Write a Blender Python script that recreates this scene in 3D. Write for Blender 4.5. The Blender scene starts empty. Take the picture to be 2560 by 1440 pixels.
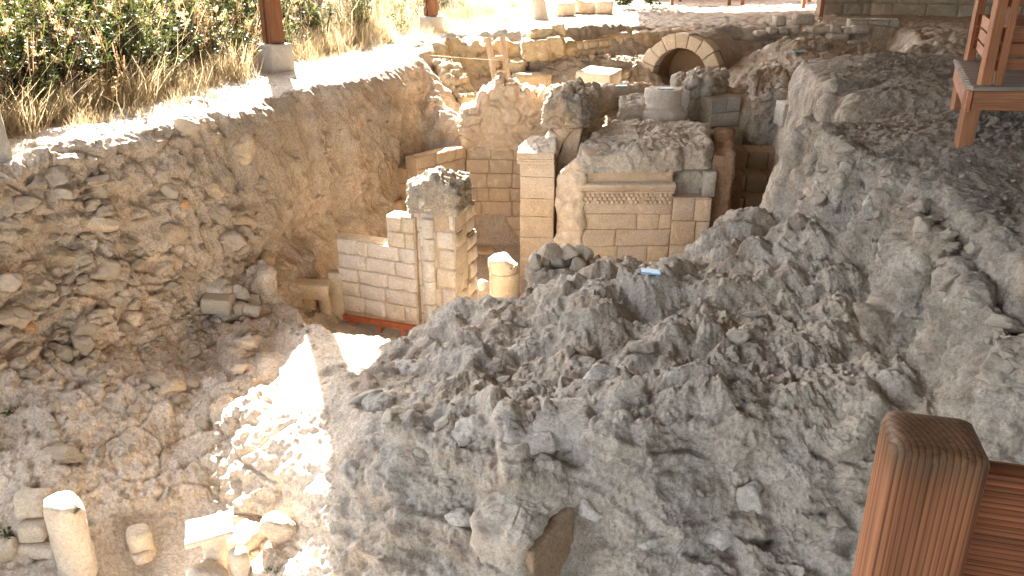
import bpy, math, random
import numpy as np
from mathutils import Vector, Matrix, Euler
from mathutils import geometry as mgeo

SC = bpy.context.scene
COL = SC.collection
# ---------------------------------------------------------------- camera
F = 2050.0; PITCH = math.radians(21.8)
cam_d = bpy.data.cameras.new('camera'); cam = bpy.data.objects.new('camera', cam_d); COL.objects.link(cam)
cam_d.sensor_width = 36.0; cam_d.lens = 36.0*F/2560.0; cam_d.clip_start = 0.05; cam_d.clip_end = 500
cam.location = (0, 0, 0); cam.rotation_euler = (math.radians(90)-PITCH, 0, 0)
SC.camera = cam
# ---------------------------------------------------------------- light
SUN_AZ = (-0.30, 0.954); SUN_EL = 34.6
w = bpy.data.worlds.new('World'); SC.world = w; w.use_nodes = True
nt = w.node_tree; bg = nt.nodes['Background']
sky = nt.nodes.new('ShaderNodeTexSky'); sky.sky_type = 'NISHITA'; sky.sun_disc = False
sky.sun_elevation = math.radians(SUN_EL); sky.sun_rotation = math.atan2(SUN_AZ[0], SUN_AZ[1]) % (2*math.pi)
sky.air_density = 1.0; sky.dust_density = 2.5; sky.ozone_density = 1.0
hs_ = nt.nodes.new('ShaderNodeHueSaturation'); hs_.inputs['Saturation'].default_value = .38
nt.links.new(sky.outputs[0], hs_.inputs['Color']); nt.links.new(hs_.outputs[0], bg.inputs[0]); bg.inputs[1].default_value = 0.09
sl = bpy.data.lights.new('sun', 'SUN'); sl.energy = 5.0; sl.angle = math.radians(0.5); sl.color = (1.0, 0.94, 0.85)
so = bpy.data.objects.new('sun', sl); COL.objects.link(so)
ce = math.cos(math.radians(SUN_EL))
so.rotation_euler = Vector((SUN_AZ[0]*ce, SUN_AZ[1]*ce, math.sin(math.radians(SUN_EL)))).to_track_quat('Z', 'Y').to_euler()
so.location = (-6, 20, 14)
SC.view_settings.view_transform = 'Standard'; SC.view_settings.look = 'None'
SC.view_settings.exposure = 3.8; SC.view_settings.gamma = 1.0
SC.render.engine = 'CYCLES'
SC.cycles.use_denoising = True
SC.cycles.max_bounces = 8; SC.cycles.diffuse_bounces = 6; SC.cycles.transparent_max_bounces = 4
SC.cycles.sample_clamp_indirect = 12.0

# ---------------------------------------------------------------- pixel -> world helpers (photo pixels, 2560 wide)
CP, SP = math.cos(PITCH), math.sin(PITCH)
def ray(u, v):
    a = (u-1280.0)/F; b = -(v-720.0)/F
    return (a, CP + b*SP, -SP + b*CP)
def PY(u, v, y):
    d = ray(u, v); k = y/d[1]; return (d[0]*k, y, d[2]*k)
def PZ(u, v, z):
    d = ray(u, v); k = z/d[2]; return (d[0]*k, d[1]*k, z)

# ---------------------------------------------------------------- numpy noise
_rs = np.random.RandomState(7)
PERM = _rs.permutation(256).astype(np.int32); PERM = np.concatenate([PERM, PERM])
_g = _rs.normal(size=(256, 3)); GRAD = (_g/np.linalg.norm(_g, axis=1, keepdims=True)).astype(np.float32)
RND = _rs.rand(256, 4).astype(np.float32)
def perlin(p, seed=0):
    p = np.asarray(p, np.float32) + np.float32(seed*17.31)
    i = np.floor(p).astype(np.int32); f = p - i
    u = f*f*f*(f*(f*6-15)+10)
    i &= 255
    out = 0
    for dx in (0, 1):
        a = PERM[(i[:, 0]+dx) & 255]
        wx = u[:, 0] if dx else 1-u[:, 0]
        for dy in (0, 1):
            b = PERM[(a+i[:, 1]+dy) & 255]
            wy = u[:, 1] if dy else 1-u[:, 1]
            for dz in (0, 1):
                g = GRAD[PERM[(b+i[:, 2]+dz) & 255]]
                wz = u[:, 2] if dz else 1-u[:, 2]
                out = out + wx*wy*wz*(g[:, 0]*(f[:, 0]-dx)+g[:, 1]*(f[:, 1]-dy)+g[:, 2]*(f[:, 2]-dz))
    return out*1.5
def fbm(p, oct=4, seed=0, gain=.5, lac=2.03):
    p = np.asarray(p, np.float32); a = 1.0; s = 0
    for k in range(oct):
        s = s + a*perlin(p, seed+k*3.7); p = p*lac; a *= gain
    return s
def ridged(p, oct=3, seed=0):
    p = np.asarray(p, np.float32); a = 1.0; s = 0
    for k in range(oct):
        s = s + a*(1-2*np.abs(perlin(p, seed+k*5.1))); p = p*2.1; a *= .5
    return s
_gg = _rs.normal(size=(256, 3)); GRD2 = (_gg/np.linalg.norm(_gg, axis=1, keepdims=True)*.55).astype(np.float32)
def worley(p, seed=0, vec=False):
    """F1, F2, random value of the nearest cell (and offset to its centre, random slope)"""
    p = np.asarray(p, np.float32) + np.float32(seed*9.7)
    i = np.floor(p).astype(np.int32); f = p - i
    n = len(p); d1 = np.full(n, 9, np.float32); d2 = np.full(n, 9, np.float32); cid = np.zeros(n, np.int32)
    dl = np.zeros((n, 3), np.float32)
    for dx in (-1, 0, 1):
        a = PERM[(i[:, 0]+dx) & 255]
        for dy in (-1, 0, 1):
            b = PERM[(a+i[:, 1]+dy) & 255]
            for dz in (-1, 0, 1):
                h = PERM[(b+i[:, 2]+dz) & 255]
                r = RND[h]
                ox = r[:, 0]+dx-f[:, 0]; oy = r[:, 1]+dy-f[:, 1]; oz = r[:, 2]+dz-f[:, 2]
                d = ox*ox+oy*oy+oz*oz
                m = d < d1
                d2 = np.where(m, d1, np.minimum(d2, d)); cid = np.where(m, h, cid); d1 = np.where(m, d, d1)
                if vec: dl[m] = -np.stack([ox, oy, oz], 1)[m]
    o = (np.sqrt(d1), np.sqrt(d2), RND[cid, 3])
    return o+(dl, GRD2[cid]) if vec else o
def sstep(a, b, x):
    t = np.clip((x-a)/(b-a), 0, 1); return t*t*(3-2*t)

# ---------------------------------------------------------------- materials
def nd(t, typ, **kw):
    n = t.nodes.new(typ)
    for k, v in kw.items():
        if k == 'inp':
            for kk, vv in v.items(): n.inputs[kk].default_value = vv
        else: setattr(n, k, v)
    return n
def mixc(t, fac, a, b, blend='MIX'):
    n = t.nodes.new('ShaderNodeMix'); n.data_type = 'RGBA'; n.blend_type = blend
    for sock, val in ((n.inputs[0], fac), (n.inputs[6], a), (n.inputs[7], b)):
        if hasattr(val, 'is_output'): t.links.new(val, sock)
        elif isinstance(val, (int, float)): sock.default_value = val
        else: sock.default_value = (*val, 1)
    return n.outputs[2]
def ramp(t, src, stops):
    n = t.nodes.new('ShaderNodeValToRGB'); t.links.new(src, n.inputs[0])
    e = n.color_ramp.elements
    while len(e) < len(stops): e.new(.5)
    for el, (p, c) in zip(e, stops):
        el.position = p; el.color = (*c, 1) if hasattr(c, '__len__') else (c, c, c, 1)
    return n.outputs[0]
def stone_mat(name, c1, c2, c3, sc=1.0, bump=.5, rough=.92, speck=.35, moss=None, attr=True, bdist=.03, ovar=0.0):
    m = bpy.data.materials.new(name); m.use_nodes = True; t = m.node_tree; L = t.links
    bs = t.nodes['Principled BSDF']; bs.inputs['Roughness'].default_value = rough
    bs.inputs['Specular IOR Level'].default_value = .15
    tc = nd(t, 'ShaderNodeTexCoord'); oi = nd(t, 'ShaderNodeObjectInfo')
    va = nd(t, 'ShaderNodeVectorMath', operation='MULTIPLY_ADD'); L.new(oi.outputs['Random'], va.inputs[0])
    va.inputs[1].default_value = (37, 21, 13); L.new(tc.outputs['Object'], va.inputs[2]); P = va.outputs[0]
    def noise(s, det=6, rg=.6, dist=0.0):
        n = nd(t, 'ShaderNodeTexNoise', inp={'Scale': s*sc, 'Detail': det, 'Roughness': rg, 'Distortion': dist}); L.new(P, n.inputs[0]); return n.outputs[0]
    n1 = noise(1.3, 5); n2 = noise(6, 8, .65, .4); n3 = noise(38, 6, .7); n4 = noise(3.1, 7, .7)
    a = mixc(t, ramp(t, n1, [(.38, 0), (.62, 1)]), c1, c2)
    a = mixc(t, ramp(t, n2, [(.52, 0), (.68, 1)]), a, c3)
    if moss: a = mixc(t, ramp(t, n4, [(.55, 0), (.66, .8)]), a, moss)
    sp = ramp(t, n3, [(.3, 1-speck), (.5, 1.0), (.72, 1+speck*.55)])
    a = mixc(t, 1.0, a, sp, 'MULTIPLY')
    if attr:
        at = nd(t, 'ShaderNodeAttribute', attribute_name='Col'); a = mixc(t, 1.0, a, at.outputs['Color'], 'MULTIPLY')
    if ovar: a = mixc(t, 1.0, a, ramp(t, oi.outputs['Random'], [(0, (1-ovar, 1-ovar*1.1, 1-ovar*1.3)), (1, (1+ovar*.6, 1+ovar*.55, 1+ovar*.5))]), 'MULTIPLY')
    n5 = noise(95, 3, .7); a = mixc(t, 1.0, a, ramp(t, n5, [(.32, 1-speck*.55), (.5, 1.0), (.7, 1+speck*.4)]), 'MULTIPLY')
    L.new(a, bs.inputs['Base Color'])
    vo = nd(t, 'ShaderNodeTexVoronoi', inp={'Scale': 26*sc}); L.new(P, vo.inputs[0])
    s1 = nd(t, 'ShaderNodeMath', operation='MULTIPLY_ADD'); L.new(n3, s1.inputs[0]); s1.inputs[1].default_value = .8; L.new(n2, s1.inputs[2])
    s2 = nd(t, 'ShaderNodeMath', operation='MULTIPLY_ADD'); L.new(vo.outputs['Distance'], s2.inputs[0]); s2.inputs[1].default_value = -.35; L.new(s1.outputs[0], s2.inputs[2])
    b = nd(t, 'ShaderNodeBump', inp={'Strength': bump, 'Distance': bdist}); L.new(s2.outputs[0], b.inputs['Height']); L.new(b.outputs[0], bs.inputs['Normal'])
    return m
def wood_mat(name, c1, c2, rough=.6, bump=.25):
    """grain runs along z of the per-vertex Grain coordinates (metres along the timber)"""
    m = bpy.data.materials.new(name); m.use_nodes = True; t = m.node_tree; L = t.links
    bs = t.nodes['Principled BSDF']; bs.inputs['Roughness'].default_value = rough
    bs.inputs['Specular IOR Level'].default_value = .25
    at = nd(t, 'ShaderNodeAttribute', attribute_name='Grain')
    def mapped(sc): 
        mp = nd(t, 'ShaderNodeMapping'); mp.inputs['Scale'].default_value = sc; L.new(at.outputs['Vector'], mp.inputs[0]); return mp.outputs[0]
    n0 = nd(t, 'ShaderNodeTexNoise', inp={'Scale': 1.0, 'Detail': 5, 'Roughness': .65, 'Distortion': .2}); L.new(mapped((160, 160, 2.5)), n0.inputs[0])
    n1 = nd(t, 'ShaderNodeTexNoise', inp={'Scale': 1.0, 'Detail': 3, 'Roughness': .5}); L.new(mapped((9, 9, 1.3)), n1.inputs[0])
    wv = nd(t, 'ShaderNodeTexWave', wave_type='RINGS', rings_direction='Z', wave_profile='SAW', inp={'Scale': 40.0, 'Distortion': 1.2, 'Detail': 2, 'Detail Scale': 1.5}); L.new(mapped((1, 1, .05)), wv.inputs[0])
    a = mixc(t, ramp(t, wv.outputs[0], [(.1, 1), (.6, .75), (.92, 0)]), c1, c2)
    a = mixc(t, .9, a, ramp(t, n0.outputs[0], [(.3, .42), (.52, 1.0), (.72, 1.3)]), 'MULTIPLY')
    a = mixc(t, .8, a, ramp(t, n1.outputs[0], [(.25, .55), (.5, .95), (.75, 1.25)]), 'MULTIPLY')
    n2 = nd(t, 'ShaderNodeTexNoise', inp={'Scale': 1.0, 'Detail': 4, 'Roughness': .7}); L.new(mapped((75, 75, .9)), n2.inputs[0])
    a = mixc(t, 1.0, a, ramp(t, n2.outputs[0], [(.27, .35), (.36, 1.0), (.8, 1.08)]), 'MULTIPLY')
    ca = nd(t, 'ShaderNodeAttribute', attribute_name='Col'); a = mixc(t, 1.0, a, ca.outputs['Color'], 'MULTIPLY')
    L.new(a, bs.inputs['Base Color'])
    b = nd(t, 'ShaderNodeBump', inp={'Strength': bump, 'Distance': .003}); L.new(n0.outputs[0], b.inputs['Height']); L.new(b.outputs[0], bs.inputs['Normal'])
    return m
def plain_mat(name, c, rough=.6, var=.25, sc=8.0):
    m = bpy.data.materials.new(name); m.use_nodes = True; t = m.node_tree
    bs = t.nodes['Principled BSDF']; bs.inputs['Roughness'].default_value = rough
    tc = nd(t, 'ShaderNodeTexCoord'); n = nd(t, 'ShaderNodeTexNoise', inp={'Scale': sc, 'Detail': 6}); t.links.new(tc.outputs['Object'], n.inputs[0])
    a = mixc(t, 1.0, c, ramp(t, n.outputs[0], [(.3, 1-var), (.7, 1+var)]), 'MULTIPLY'); t.links.new(a, bs.inputs['Base Color'])
    return m
def leaf_mat(name, c, trans=.45):
    m = bpy.data.materials.new(name); m.use_nodes = True; t = m.node_tree; L = t.links
    bs = t.nodes['Principled BSDF']; bs.inputs['Roughness'].default_value = .55
    at = nd(t, 'ShaderNodeAttribute', attribute_name='Col'); a = mixc(t, 1.0, c, at.outputs['Color'], 'MULTIPLY')
    L.new(a, bs.inputs['Base Color']); tr = nd(t, 'ShaderNodeBsdfTranslucent'); L.new(a, tr.inputs[0])
    mx = nd(t, 'ShaderNodeMixShader'); mx.inputs[0].default_value = trans
    L.new(bs.outputs[0], mx.inputs[1]); L.new(tr.outputs[0], mx.inputs[2])
    L.new(mx.outputs[0], t.nodes['Material Output'].inputs[0])
    return m

M = {}
M['ground'] = stone_mat('ground_earth', (.40, .385, .36), (.38, .35, .305), (.33, .30, .26), bump=.9, speck=.42)
M['lime'] = stone_mat('limestone', (.60, .535, .455), (.50, .425, .34), (.65, .59, .51), bump=.45, speck=.28)
M['limegrey'] = stone_mat('weathered_limestone', (.44, .41, .365), (.36, .32, .275), (.49, .455, .40), bump=.6, speck=.36)
M['rubble'] = stone_mat('mortar_rubble', (.36, .33, .29), (.42, .37, .30), (.28, .25, .21), bump=.8, speck=.5)
M['plaster'] = stone_mat('old_plaster', (.54, .46, .375), (.46, .385, .30), (.60, .53, .45), bump=.3, speck=.2)
M['mossy'] = stone_mat('mossy_stone', (.46, .395, .30), (.38, .315, .22), (.52, .45, .345), bump=.5, speck=.35, moss=(.16, .15, .05))
M['rock'] = stone_mat('loose_rock', (.55, .49, .41), (.48, .42, .34), (.61, .55, .47), sc=1.6, bump=.7, speck=.32, ovar=.16)
M['bankrock'] = stone_mat('bank_rock', (.62, .54, .45), (.54, .455, .36), (.68, .61, .52), sc=1.6, bump=.7, speck=.32, ovar=.2)
M['shadewall'] = stone_mat('shade_darkened_earth', (.22, .16, .11), (.28, .21, .15), (.18, .13, .09), bump=.6, speck=.35)  # corridor side wall and jamb: brown earth darkened to carry the passage's shade
M['mudshade'] = stone_mat('brown_mud_shaded_step', (.30, .25, .19), (.25, .20, .15), (.34, .285, .22), bump=.5, speck=.35)  # corridor shade put into the step colour; also plain brown of the trench mud
M['concrete'] = stone_mat('concrete', (.44, .40, .35), (.38, .34, .30), (.48, .45, .40), sc=1.2, bump=.25, speck=.2)
M['wood'] = wood_mat('red_timber', (.17, .064, .03), (.38, .17, .082))
M['woodgrey'] = wood_mat('weathered_timber', (.30, .22, .15), (.36, .28, .20))
M['woodtop'] = wood_mat('dusty_timber', (.20, .17, .15), (.24, .20, .17))
M['steel'] = plain_mat('red_primer_steel', (.38, .10, .04), .55)
M['tile'] = plain_mat('blue_glass_tile', (.20, .42, .62), .25, .1)
M['tileteal'] = plain_mat('teal_glass_tile', (.05, .24, .30), .3, .1)
M['rope'] = plain_mat('pale_cord', (.7, .66, .58), .8)

# ---------------------------------------------------------------- mesh builder
class MB:
    def __init__(s): s.v = []; s.f = []; s.c = []; s.g = []; s.n = 0; s.tri = []
    def add(s, v, f, col=(1, 1, 1), grain=None):
        v = np.asarray(v, np.float32); k = len(v)
        s.v.append(v); s.f.append(np.asarray(f, np.int32)+s.n)
        col = np.asarray(col, np.float32)
        s.c.append(np.broadcast_to(col, (k, 3)) if col.ndim == 1 else col)
        s.g.append(v if grain is None else np.asarray(grain, np.float32)); s.n += k
    def build(s, name, mat, parent=None, smooth=True, sharp=None):
        V = np.concatenate(s.v); C = np.concatenate(s.c); G = np.concatenate(s.g)
        if parent is None:
            base = np.array([(V[:, 0].min()+V[:, 0].max())/2, (V[:, 1].min()+V[:, 1].max())/2, V[:, 2].min()], np.float32)
        else: base = np.array(WLOC[parent.name], np.float32)
        me = mesh_from(name, V-base, s.f, C, G, smooth)
        me.materials.append(mat)
        if sharp: 
            try: me.set_sharp_from_angle(angle=math.radians(sharp))
            except Exception: pass
        o = bpy.data.objects.new(name, me); COL.objects.link(o)
        if parent is None: o.location = base
        else: o.parent = parent
        WLOC[o.name] = tuple(float(x) for x in base)
        return o
WLOC = {}
def mesh_from(name, V, faces, C=None, G=None, smooth=True):
    """faces: list of int arrays (n x 3 or n x 4)"""
    me = bpy.data.meshes.new(name)
    loops = np.concatenate([f.ravel() for f in faces]); tot = np.concatenate([np.full(len(f), f.shape[1], np.int32) for f in faces])
    st = np.concatenate([[0], np.cumsum(tot)[:-1]]).astype(np.int32)
    me.vertices.add(len(V)); me.vertices.foreach_set('co', np.ascontiguousarray(V, np.float32).ravel())
    me.loops.add(len(loops)); me.loops.foreach_set('vertex_index', loops.astype(np.int32))
    me.polygons.add(len(tot)); me.polygons.foreach_set('loop_start', st); me.polygons.foreach_set('loop_total', tot)
    me.polygons.foreach_set('use_smooth', np.full(len(tot), smooth, bool))
    me.update(calc_edges=True); me.validate()
    if C is not None:
        a = me.attributes.new('Col', 'FLOAT_COLOR', 'POINT'); a.data.foreach_set('color', np.concatenate([C, np.ones((len(C), 1), np.float32)], 1).astype(np.float32).ravel())
    if G is not None:
        a = me.attributes.new('Grain', 'FLOAT_VECTOR', 'POINT'); a.data.foreach_set('vector', np.ascontiguousarray(G, np.float32).ravel())
    return me
def thing(name, label, cat, loc, group=None):
    o = bpy.data.objects.new(name, None); COL.objects.link(o); o.empty_display_size = .2
    o.location = loc; WLOC[o.name] = tuple(loc); o['label'] = label; o['category'] = cat
    if group: o['group'] = group
    return o
def tag(o, label, cat, group=None):
    o['label'] = label; o['category'] = cat
    if group: o['group'] = group
    return o
# ================================================================ TERRAIN: scattered spot heights -> triangulated sheet -> fine displaced mesh
PTS = []      # x, y, z, class
CLS = dict(hill=0, ledge=1, cliff=2, slope=3, floor=4, mound=5, terrace=6, far=7)
def pt(p, c): PTS.append((p[0], p[1], p[2], CLS[c]))
def rail(ps, c, step=.25):
    for a, b in zip(ps[:-1], ps[1:]):
        a = np.array(a); b = np.array(b); n = max(1, int(np.linalg.norm((b-a)[:2])/step))
        for k in range(n): pt(a+(b-a)*k/n, c)
    pt(ps[-1], c)
Y = PY; Z = PZ
# --- left ledge and cliff (u, v -> depth)
toe = [Z(-700, 560, -1.8), Z(-250, 420, -1.75), Z(0, 345, -1.72), Z(80, 322, -1.7), Z(160, 300, -1.7), Z(300, 272, -1.7), Z(450, 235, -1.7), Z(560, 205, -1.7), Z(660, 175, -1.68), Z(760, 150, -1.68), Z(900, 122, -1.68), Z(1000, 104, -1.66), Z(1060, 80, -1.68), Z(1180, 62, -1.68), Z(1300, 48, -1.66), Z(1400, 30, -1.62)]
rail(toe, 'ledge')
bank = np.array((-.96, .26, 0))
for q, (dd, up) in enumerate(((.9, .42), (1.8, 1.0), (3.2, 2.0), (5.5, 3.6), (9, 5.6), (16, 9), (26, 13))):
    k = 1.0
    rail([tuple(np.array(p)+bank*dd+np.array((0, dd*.12, up*(1.0 if i < 13 else .6)))) for i, p in enumerate(toe)], 'hill', .8)
lipraw = [(-300, 640, 5.9), (-120, 520, 6.75), (0, 456, 7.45), (60, 428, 7.75), (110, 402, 8.0), (180, 386, 8.25), (250, 366, 8.6), (330, 347, 8.95), (450, 330, 9.4), (560, 312, 10.1), (640, 292, 10.7), (700, 266, 11.2), (760, 256, 11.7), (860, 226, 12.9), (920, 212, 13.5), (970, 192, 14.4), (1020, 168, 15.6), (1056, 150, 16.6)]
lip = [Y(*a) for a in lipraw]
rail(lip, 'ledge', .18)
rail([tuple(np.array(p)+np.array((-.28, .12, .10))) for p in lip], 'ledge', .3)
# faces: per image column, (v, y) going down
faces = {
 -300: [(760, 5.85), (1000, 5.6), (1300, 5.0), (1440, 4.7), (1600, 4.3)],
 -120: [(640, 6.65), (830, 6.5), (1000, 6.2), (1200, 5.45), (1380, 5.1), (1440, 5.0), (1600, 4.4)],
 0: [(500, 7.38), (620, 7.25), (740, 7.1), (830, 6.95), (1000, 6.4), (1200, 5.65), (1380, 5.3), (1440, 5.12), (1600, 4.6)],
 110: [(470, 7.95), (620, 7.8), (740, 7.6), (850, 7.35), (1000, 6.6), (1200, 5.7), (1300, 5.5), (1400, 5.3), (1600, 4.65)],
 200: [(430, 8.2), (560, 8.05), (700, 7.9), (860, 7.55), (1000, 6.8), (1150, 6.1), (1250, 5.75), (1330, 5.62), (1440, 5.15), (1600, 4.65)],
 330: [(400, 8.9), (520, 8.75), (640, 8.6), (760, 8.35), (870, 8.0), (1000, 7.15), (1150, 6.3), (1240, 5.95), (1300, 5.8), (1390, 5.55), (1440, 5.4), (1600, 4.7)],
 450: [(400, 9.35), (520, 9.25), (640, 9.1), (760, 8.95), (810, 8.8), (900, 8.1), (1000, 7.3), (1100, 6.85), (1200, 6.3), (1280, 5.98), (1390, 5.62), (1440, 5.42), (1600, 4.7)],
 560: [(380, 10.05), (480, 9.95), (600, 9.85), (700, 9.65), (790, 9.4), (880, 8.6), (1000, 7.3), (1100, 6.65), (1180, 6.4), (1270, 6.12), (1340, 5.85), (1420, 5.52), (1600, 4.7)],
 650: [(370, 10.65), (470, 10.55), (560, 10.5), (650, 10.35), (740, 10.1), (830, 9.05), (930, 7.65), (1050, 6.3), (1130, 6.0), (1220, 5.75), (1300, 5.7), (1400, 5.5), (1600, 4.8)],
}
FR = {}
for u, col in faces.items():
    FR[u] = [Y(u, v, y) for v, y in col]
def lerp_col(a, b, k, n=14):
    """resample two columns by fraction of length and blend"""
    def rs(c):
        c = np.array(c); d = np.concatenate([[0], np.cumsum(np.linalg.norm(np.diff(c, axis=0), axis=1))]); t = np.linspace(0, d[-1], n)
        return np.stack([np.interp(t, d, c[:, i]) for i in range(3)], 1)
    return rs(a)*(1-k)+rs(b)*k
CLIFFCOLS = [(u, FR[u]) for u in sorted(FR)]
# clay face further in
clay = {750: [(330, 11.7), (450, 11.55), (540, 11.6), (640, 11.3), (720, 10.95), (745, 10.75)],
        850: [(300, 12.75), (420, 12.6), (540, 12.6), (600, 12.45), (680, 12.2), (790, 11.9)],
        920: [(280, 13.4), (400, 13.2), (520, 13.1), (600, 12.9), (700, 12.8)],
        990: [(260, 14.6), (380, 14.2), (500, 14.0), (600, 13.7), (700, 13.5)],
        1060: [(190, 16.3), (260, 15.7), (360, 15.2), (470, 14.9), (560, 14.8), (640, 14.5)]}
CLIFFCOLS += [(u, [Y(u, v, y) for v, y in c]+[(X1[0], X1[1], -5.0) for X1 in [Y(u, c[-1][0], c[-1][1]-.3)]]) for u, c in clay.items()]
lipu = [q[0] for q in lipraw]
CG = []; CGU = []
trunc = [q for q in FR[650] if q[1] > 9.95]
CLIFFCOLS = [q for q in CLIFFCOLS if q[0] < 650]+[(650, FR[650]), (651, trunc+[tuple(np.array(trunc[-1])+np.array((0, -.12, -.08)))])]+[q for q in CLIFFCOLS if q[0] > 651]
for ua in np.concatenate([np.arange(-300, 649, 12.0), [650.0], np.arange(651, 1057, 10.0)]):
    k1 = max(1, min(len(CLIFFCOLS)-1, sum(1 for u, c in CLIFFCOLS if u <= ua)))
    (u0, c0), (u1, c1) = CLIFFCOLS[k1-1], CLIFFCOLS[k1]; k = min(1.0, max(0.0, (ua-u0)/(u1-u0))); k = k*k*(3-2*k)*.5+k*.5
    lp = (ua, float(np.interp(ua, lipu, [q[1] for q in lipraw])), float(np.interp(ua, lipu, [q[2] for q in lipraw])))
    col = lerp_col(c0, c1, k, 46); top_ = np.array(Y(*lp)); col = np.array(col)
    for q in range(len(col)):
        lim = (top_ if q == 0 else col[q-1]); r0 = math.hypot(lim[0], lim[1])-.012; r1 = math.hypot(col[q][0], col[q][1])
        if r1 > r0: col[q][:2] *= r0/r1
    CG.append(np.concatenate([[top_], col])); CGU.append(ua)
CG = np.array(CG)
for ci in range(0, len(CG), 4):
    for p in CG[ci][::8]: pt(p, 'cliff')
for p in CG[-1][::3]: pt(p, 'cliff')
def lerp2(A_, B_): return A_
# saddle rim down to the plastered wall
rail([Y(1060, 152, 16.7), Y(1085, 205, 16.2), Y(1105, 255, 15.7), Y(1150, 280, 15.5), Y(1190, 286, 15.35)], 'ledge')
rail([Y(1075, 250, 15.6), Y(1100, 300, 15.2), Y(1150, 330, 15.05), Y(1190, 330, 15.05)], 'cliff')
rail([Y(1090, 500, 14.85), Y(1150, 560, 14.75), Y(1190, 600, 14.75)], 'cliff')
for u, v, y in ((680, 800, 9.4), (700, 830, 9.0), (730, 800, 9.35), (760, 850, 8.5), (690, 880, 8.45), (720, 920, 7.95)): pt(Y(u, v, y), 'slope')
# platform edge at 740..830 and deep pit
rail([Y(700, 775, 9.75), Y(740, 765, 9.7), Y(765, 800, 9.2), Y(800, 815, 9.0), Y(840, 838, 8.7), Y(905, 846, 8.45), Y(1000, 854, 8.1)], 'slope', .15)
for a in ((735, 9.95), (775, 9.55), (812, 9.3), (850, 9.1), (910, 8.95), (1000, 8.75), (1080, 8.75), (1180, 8.8), (1320, 8.9), (1450, 9.0), (1600, 9.1), (1760, 9.5), (1860, 9.75), (1950, 9.85)):
    d = ray(a[0], 760); pt((d[0]/d[1]*a[1], a[1], -4.95), 'floor')
for (x, y) in [(-1.9, 10.2), (-1.6, 9.8), (-2.2, 10.6), (-2.35, 11.3), (-1.0, 10.0), (0, 10), (1, 10.3), (2, 10.5), (2.9, 10.6), (-1.9, 12), (-1.0, 12), (-.5, 13), (0, 14), (.3, 11.5), (1.0, 12.2), (2.2, 12.2), (-1.1, 13.4), (-.6, 14.6), (.1, 14.6), (.75, 14.6), (1.0, 13.3), (3.2, 11.6), (4.0, 11.6), (3.35, 12.4), (4.1, 12.4)]:
    pt((x, y, -4.95), 'floor')
# --- foreground mound
def mp(*a):
    for u, v, y in a: pt(Y(u, v, y), 'mound')
rail([Y(1000, 852, 8.0), Y(1060, 818, 8.2), Y(1110, 793, 8.25), Y(1200, 750, 8.28), Y(1330, 714, 8.3), Y(1420, 700, 8.2), Y(1500, 702, 8.1), Y(1600, 668, 8.35), Y(1680, 640, 8.5), Y(1740, 608, 8.7), Y(1775, 560, 8.85), Y(1840, 530, 9.0), Y(1920, 540, 9.0), Y(1985, 558, 8.95)], 'mound', .12)
rail([Y(1000, 856, 8.25), Y(1110, 806, 8.45), Y(1330, 716, 8.55), Y(1500, 706, 8.4), Y(1600, 680, 8.65), Y(1680, 660, 8.8), Y(1740, 625, 9.0), Y(1840, 550, 9.3), Y(1920, 560, 9.3)], 'mound', .12)
mp((2080, 620, 7.45), (2200, 650, 6.95), (2330, 800, 5.95), (1950, 600, 8.3), (1850, 600, 8.3), (1640, 690, 7.9), (1560, 720, 7.8), (1380, 740, 7.8), (1250, 780, 7.7), (1100, 850, 7.5))
mp((1000, 950, 6.85), (1100, 920, 6.95), (1200, 900, 6.95), (1300, 830, 7.2), (1400, 850, 6.85), (1500, 800, 7.1), (1600, 850, 6.65), (1700, 760, 7.2), (1800, 800, 6.75), (1900, 720, 7.2), (2000, 750, 6.9), (2150, 850, 6.1), (2280, 930, 5.5), (2200, 760, 6.6))
mp((2000, 950, 5.5), (1900, 900, 5.85), (1800, 1000, 5.2), (1700, 920, 5.8), (1600, 1000, 5.3), (1430, 960, 6.1), (1380, 940, 6.25), (1480, 900, 6.35), (1520, 960, 5.75), (2150, 980, 5.2), (2350, 980, 5.15))
mp((2200, 1010, 5.0), (2050, 1060, 4.92), (1900, 1085, 4.86), (1750, 1070, 4.92), (1600, 1080, 4.93), (1500, 1090, 4.95), (2350, 1080, 4.75))
mp((1330, 1060, 5.32), (1290, 1050, 5.3), (1380, 1030, 5.4), (1300, 1110, 5.05), (1390, 1120, 5.0))
mp((1150, 1080, 5.35), (1080, 1000, 5.9), (1200, 1010, 5.75), (950, 1050, 5.85), (1050, 1120, 5.3), (1240, 1110, 5.15), (850, 1150, 5.65), (880, 1000, 6.5), (900, 930, 7.2))
mp((1000, 1300, 4.9), (1100, 1200, 5.0), (1200, 1350, 4.65), (1000, 1440, 4.65), (1250, 1440, 4.45), (1100, 1440, 4.55), (900, 1300, 5.1), (870, 1230, 5.4), (880, 1440, 4.75), (1230, 1230, 4.9), (1100, 1560, 4.4), (900, 1600, 4.45))
rail([Y(1300, 1360, 4.45), Y(1300, 1440, 4.36), Y(1300, 1600, 4.2)], 'mound', .08)
mp((1330, 1150, 5.05), (1390, 1185, 5.0), (1340, 1250, 4.8), (1290, 1290, 4.68), (1390, 1150, 5.1))
for x_, y_, z_q in ((.06, 4.43, -3.62), (.1, 4.49, -3.61), (.17, 4.57, -3.58), (.24, 4.66, -3.56), (.31, 4.74, -3.53), (.37, 4.81, -3.5), (.42, 4.86, -3.48), (-.02, 4.47, -3.62)): pt((x_, y_, z_q), 'mound')
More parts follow.
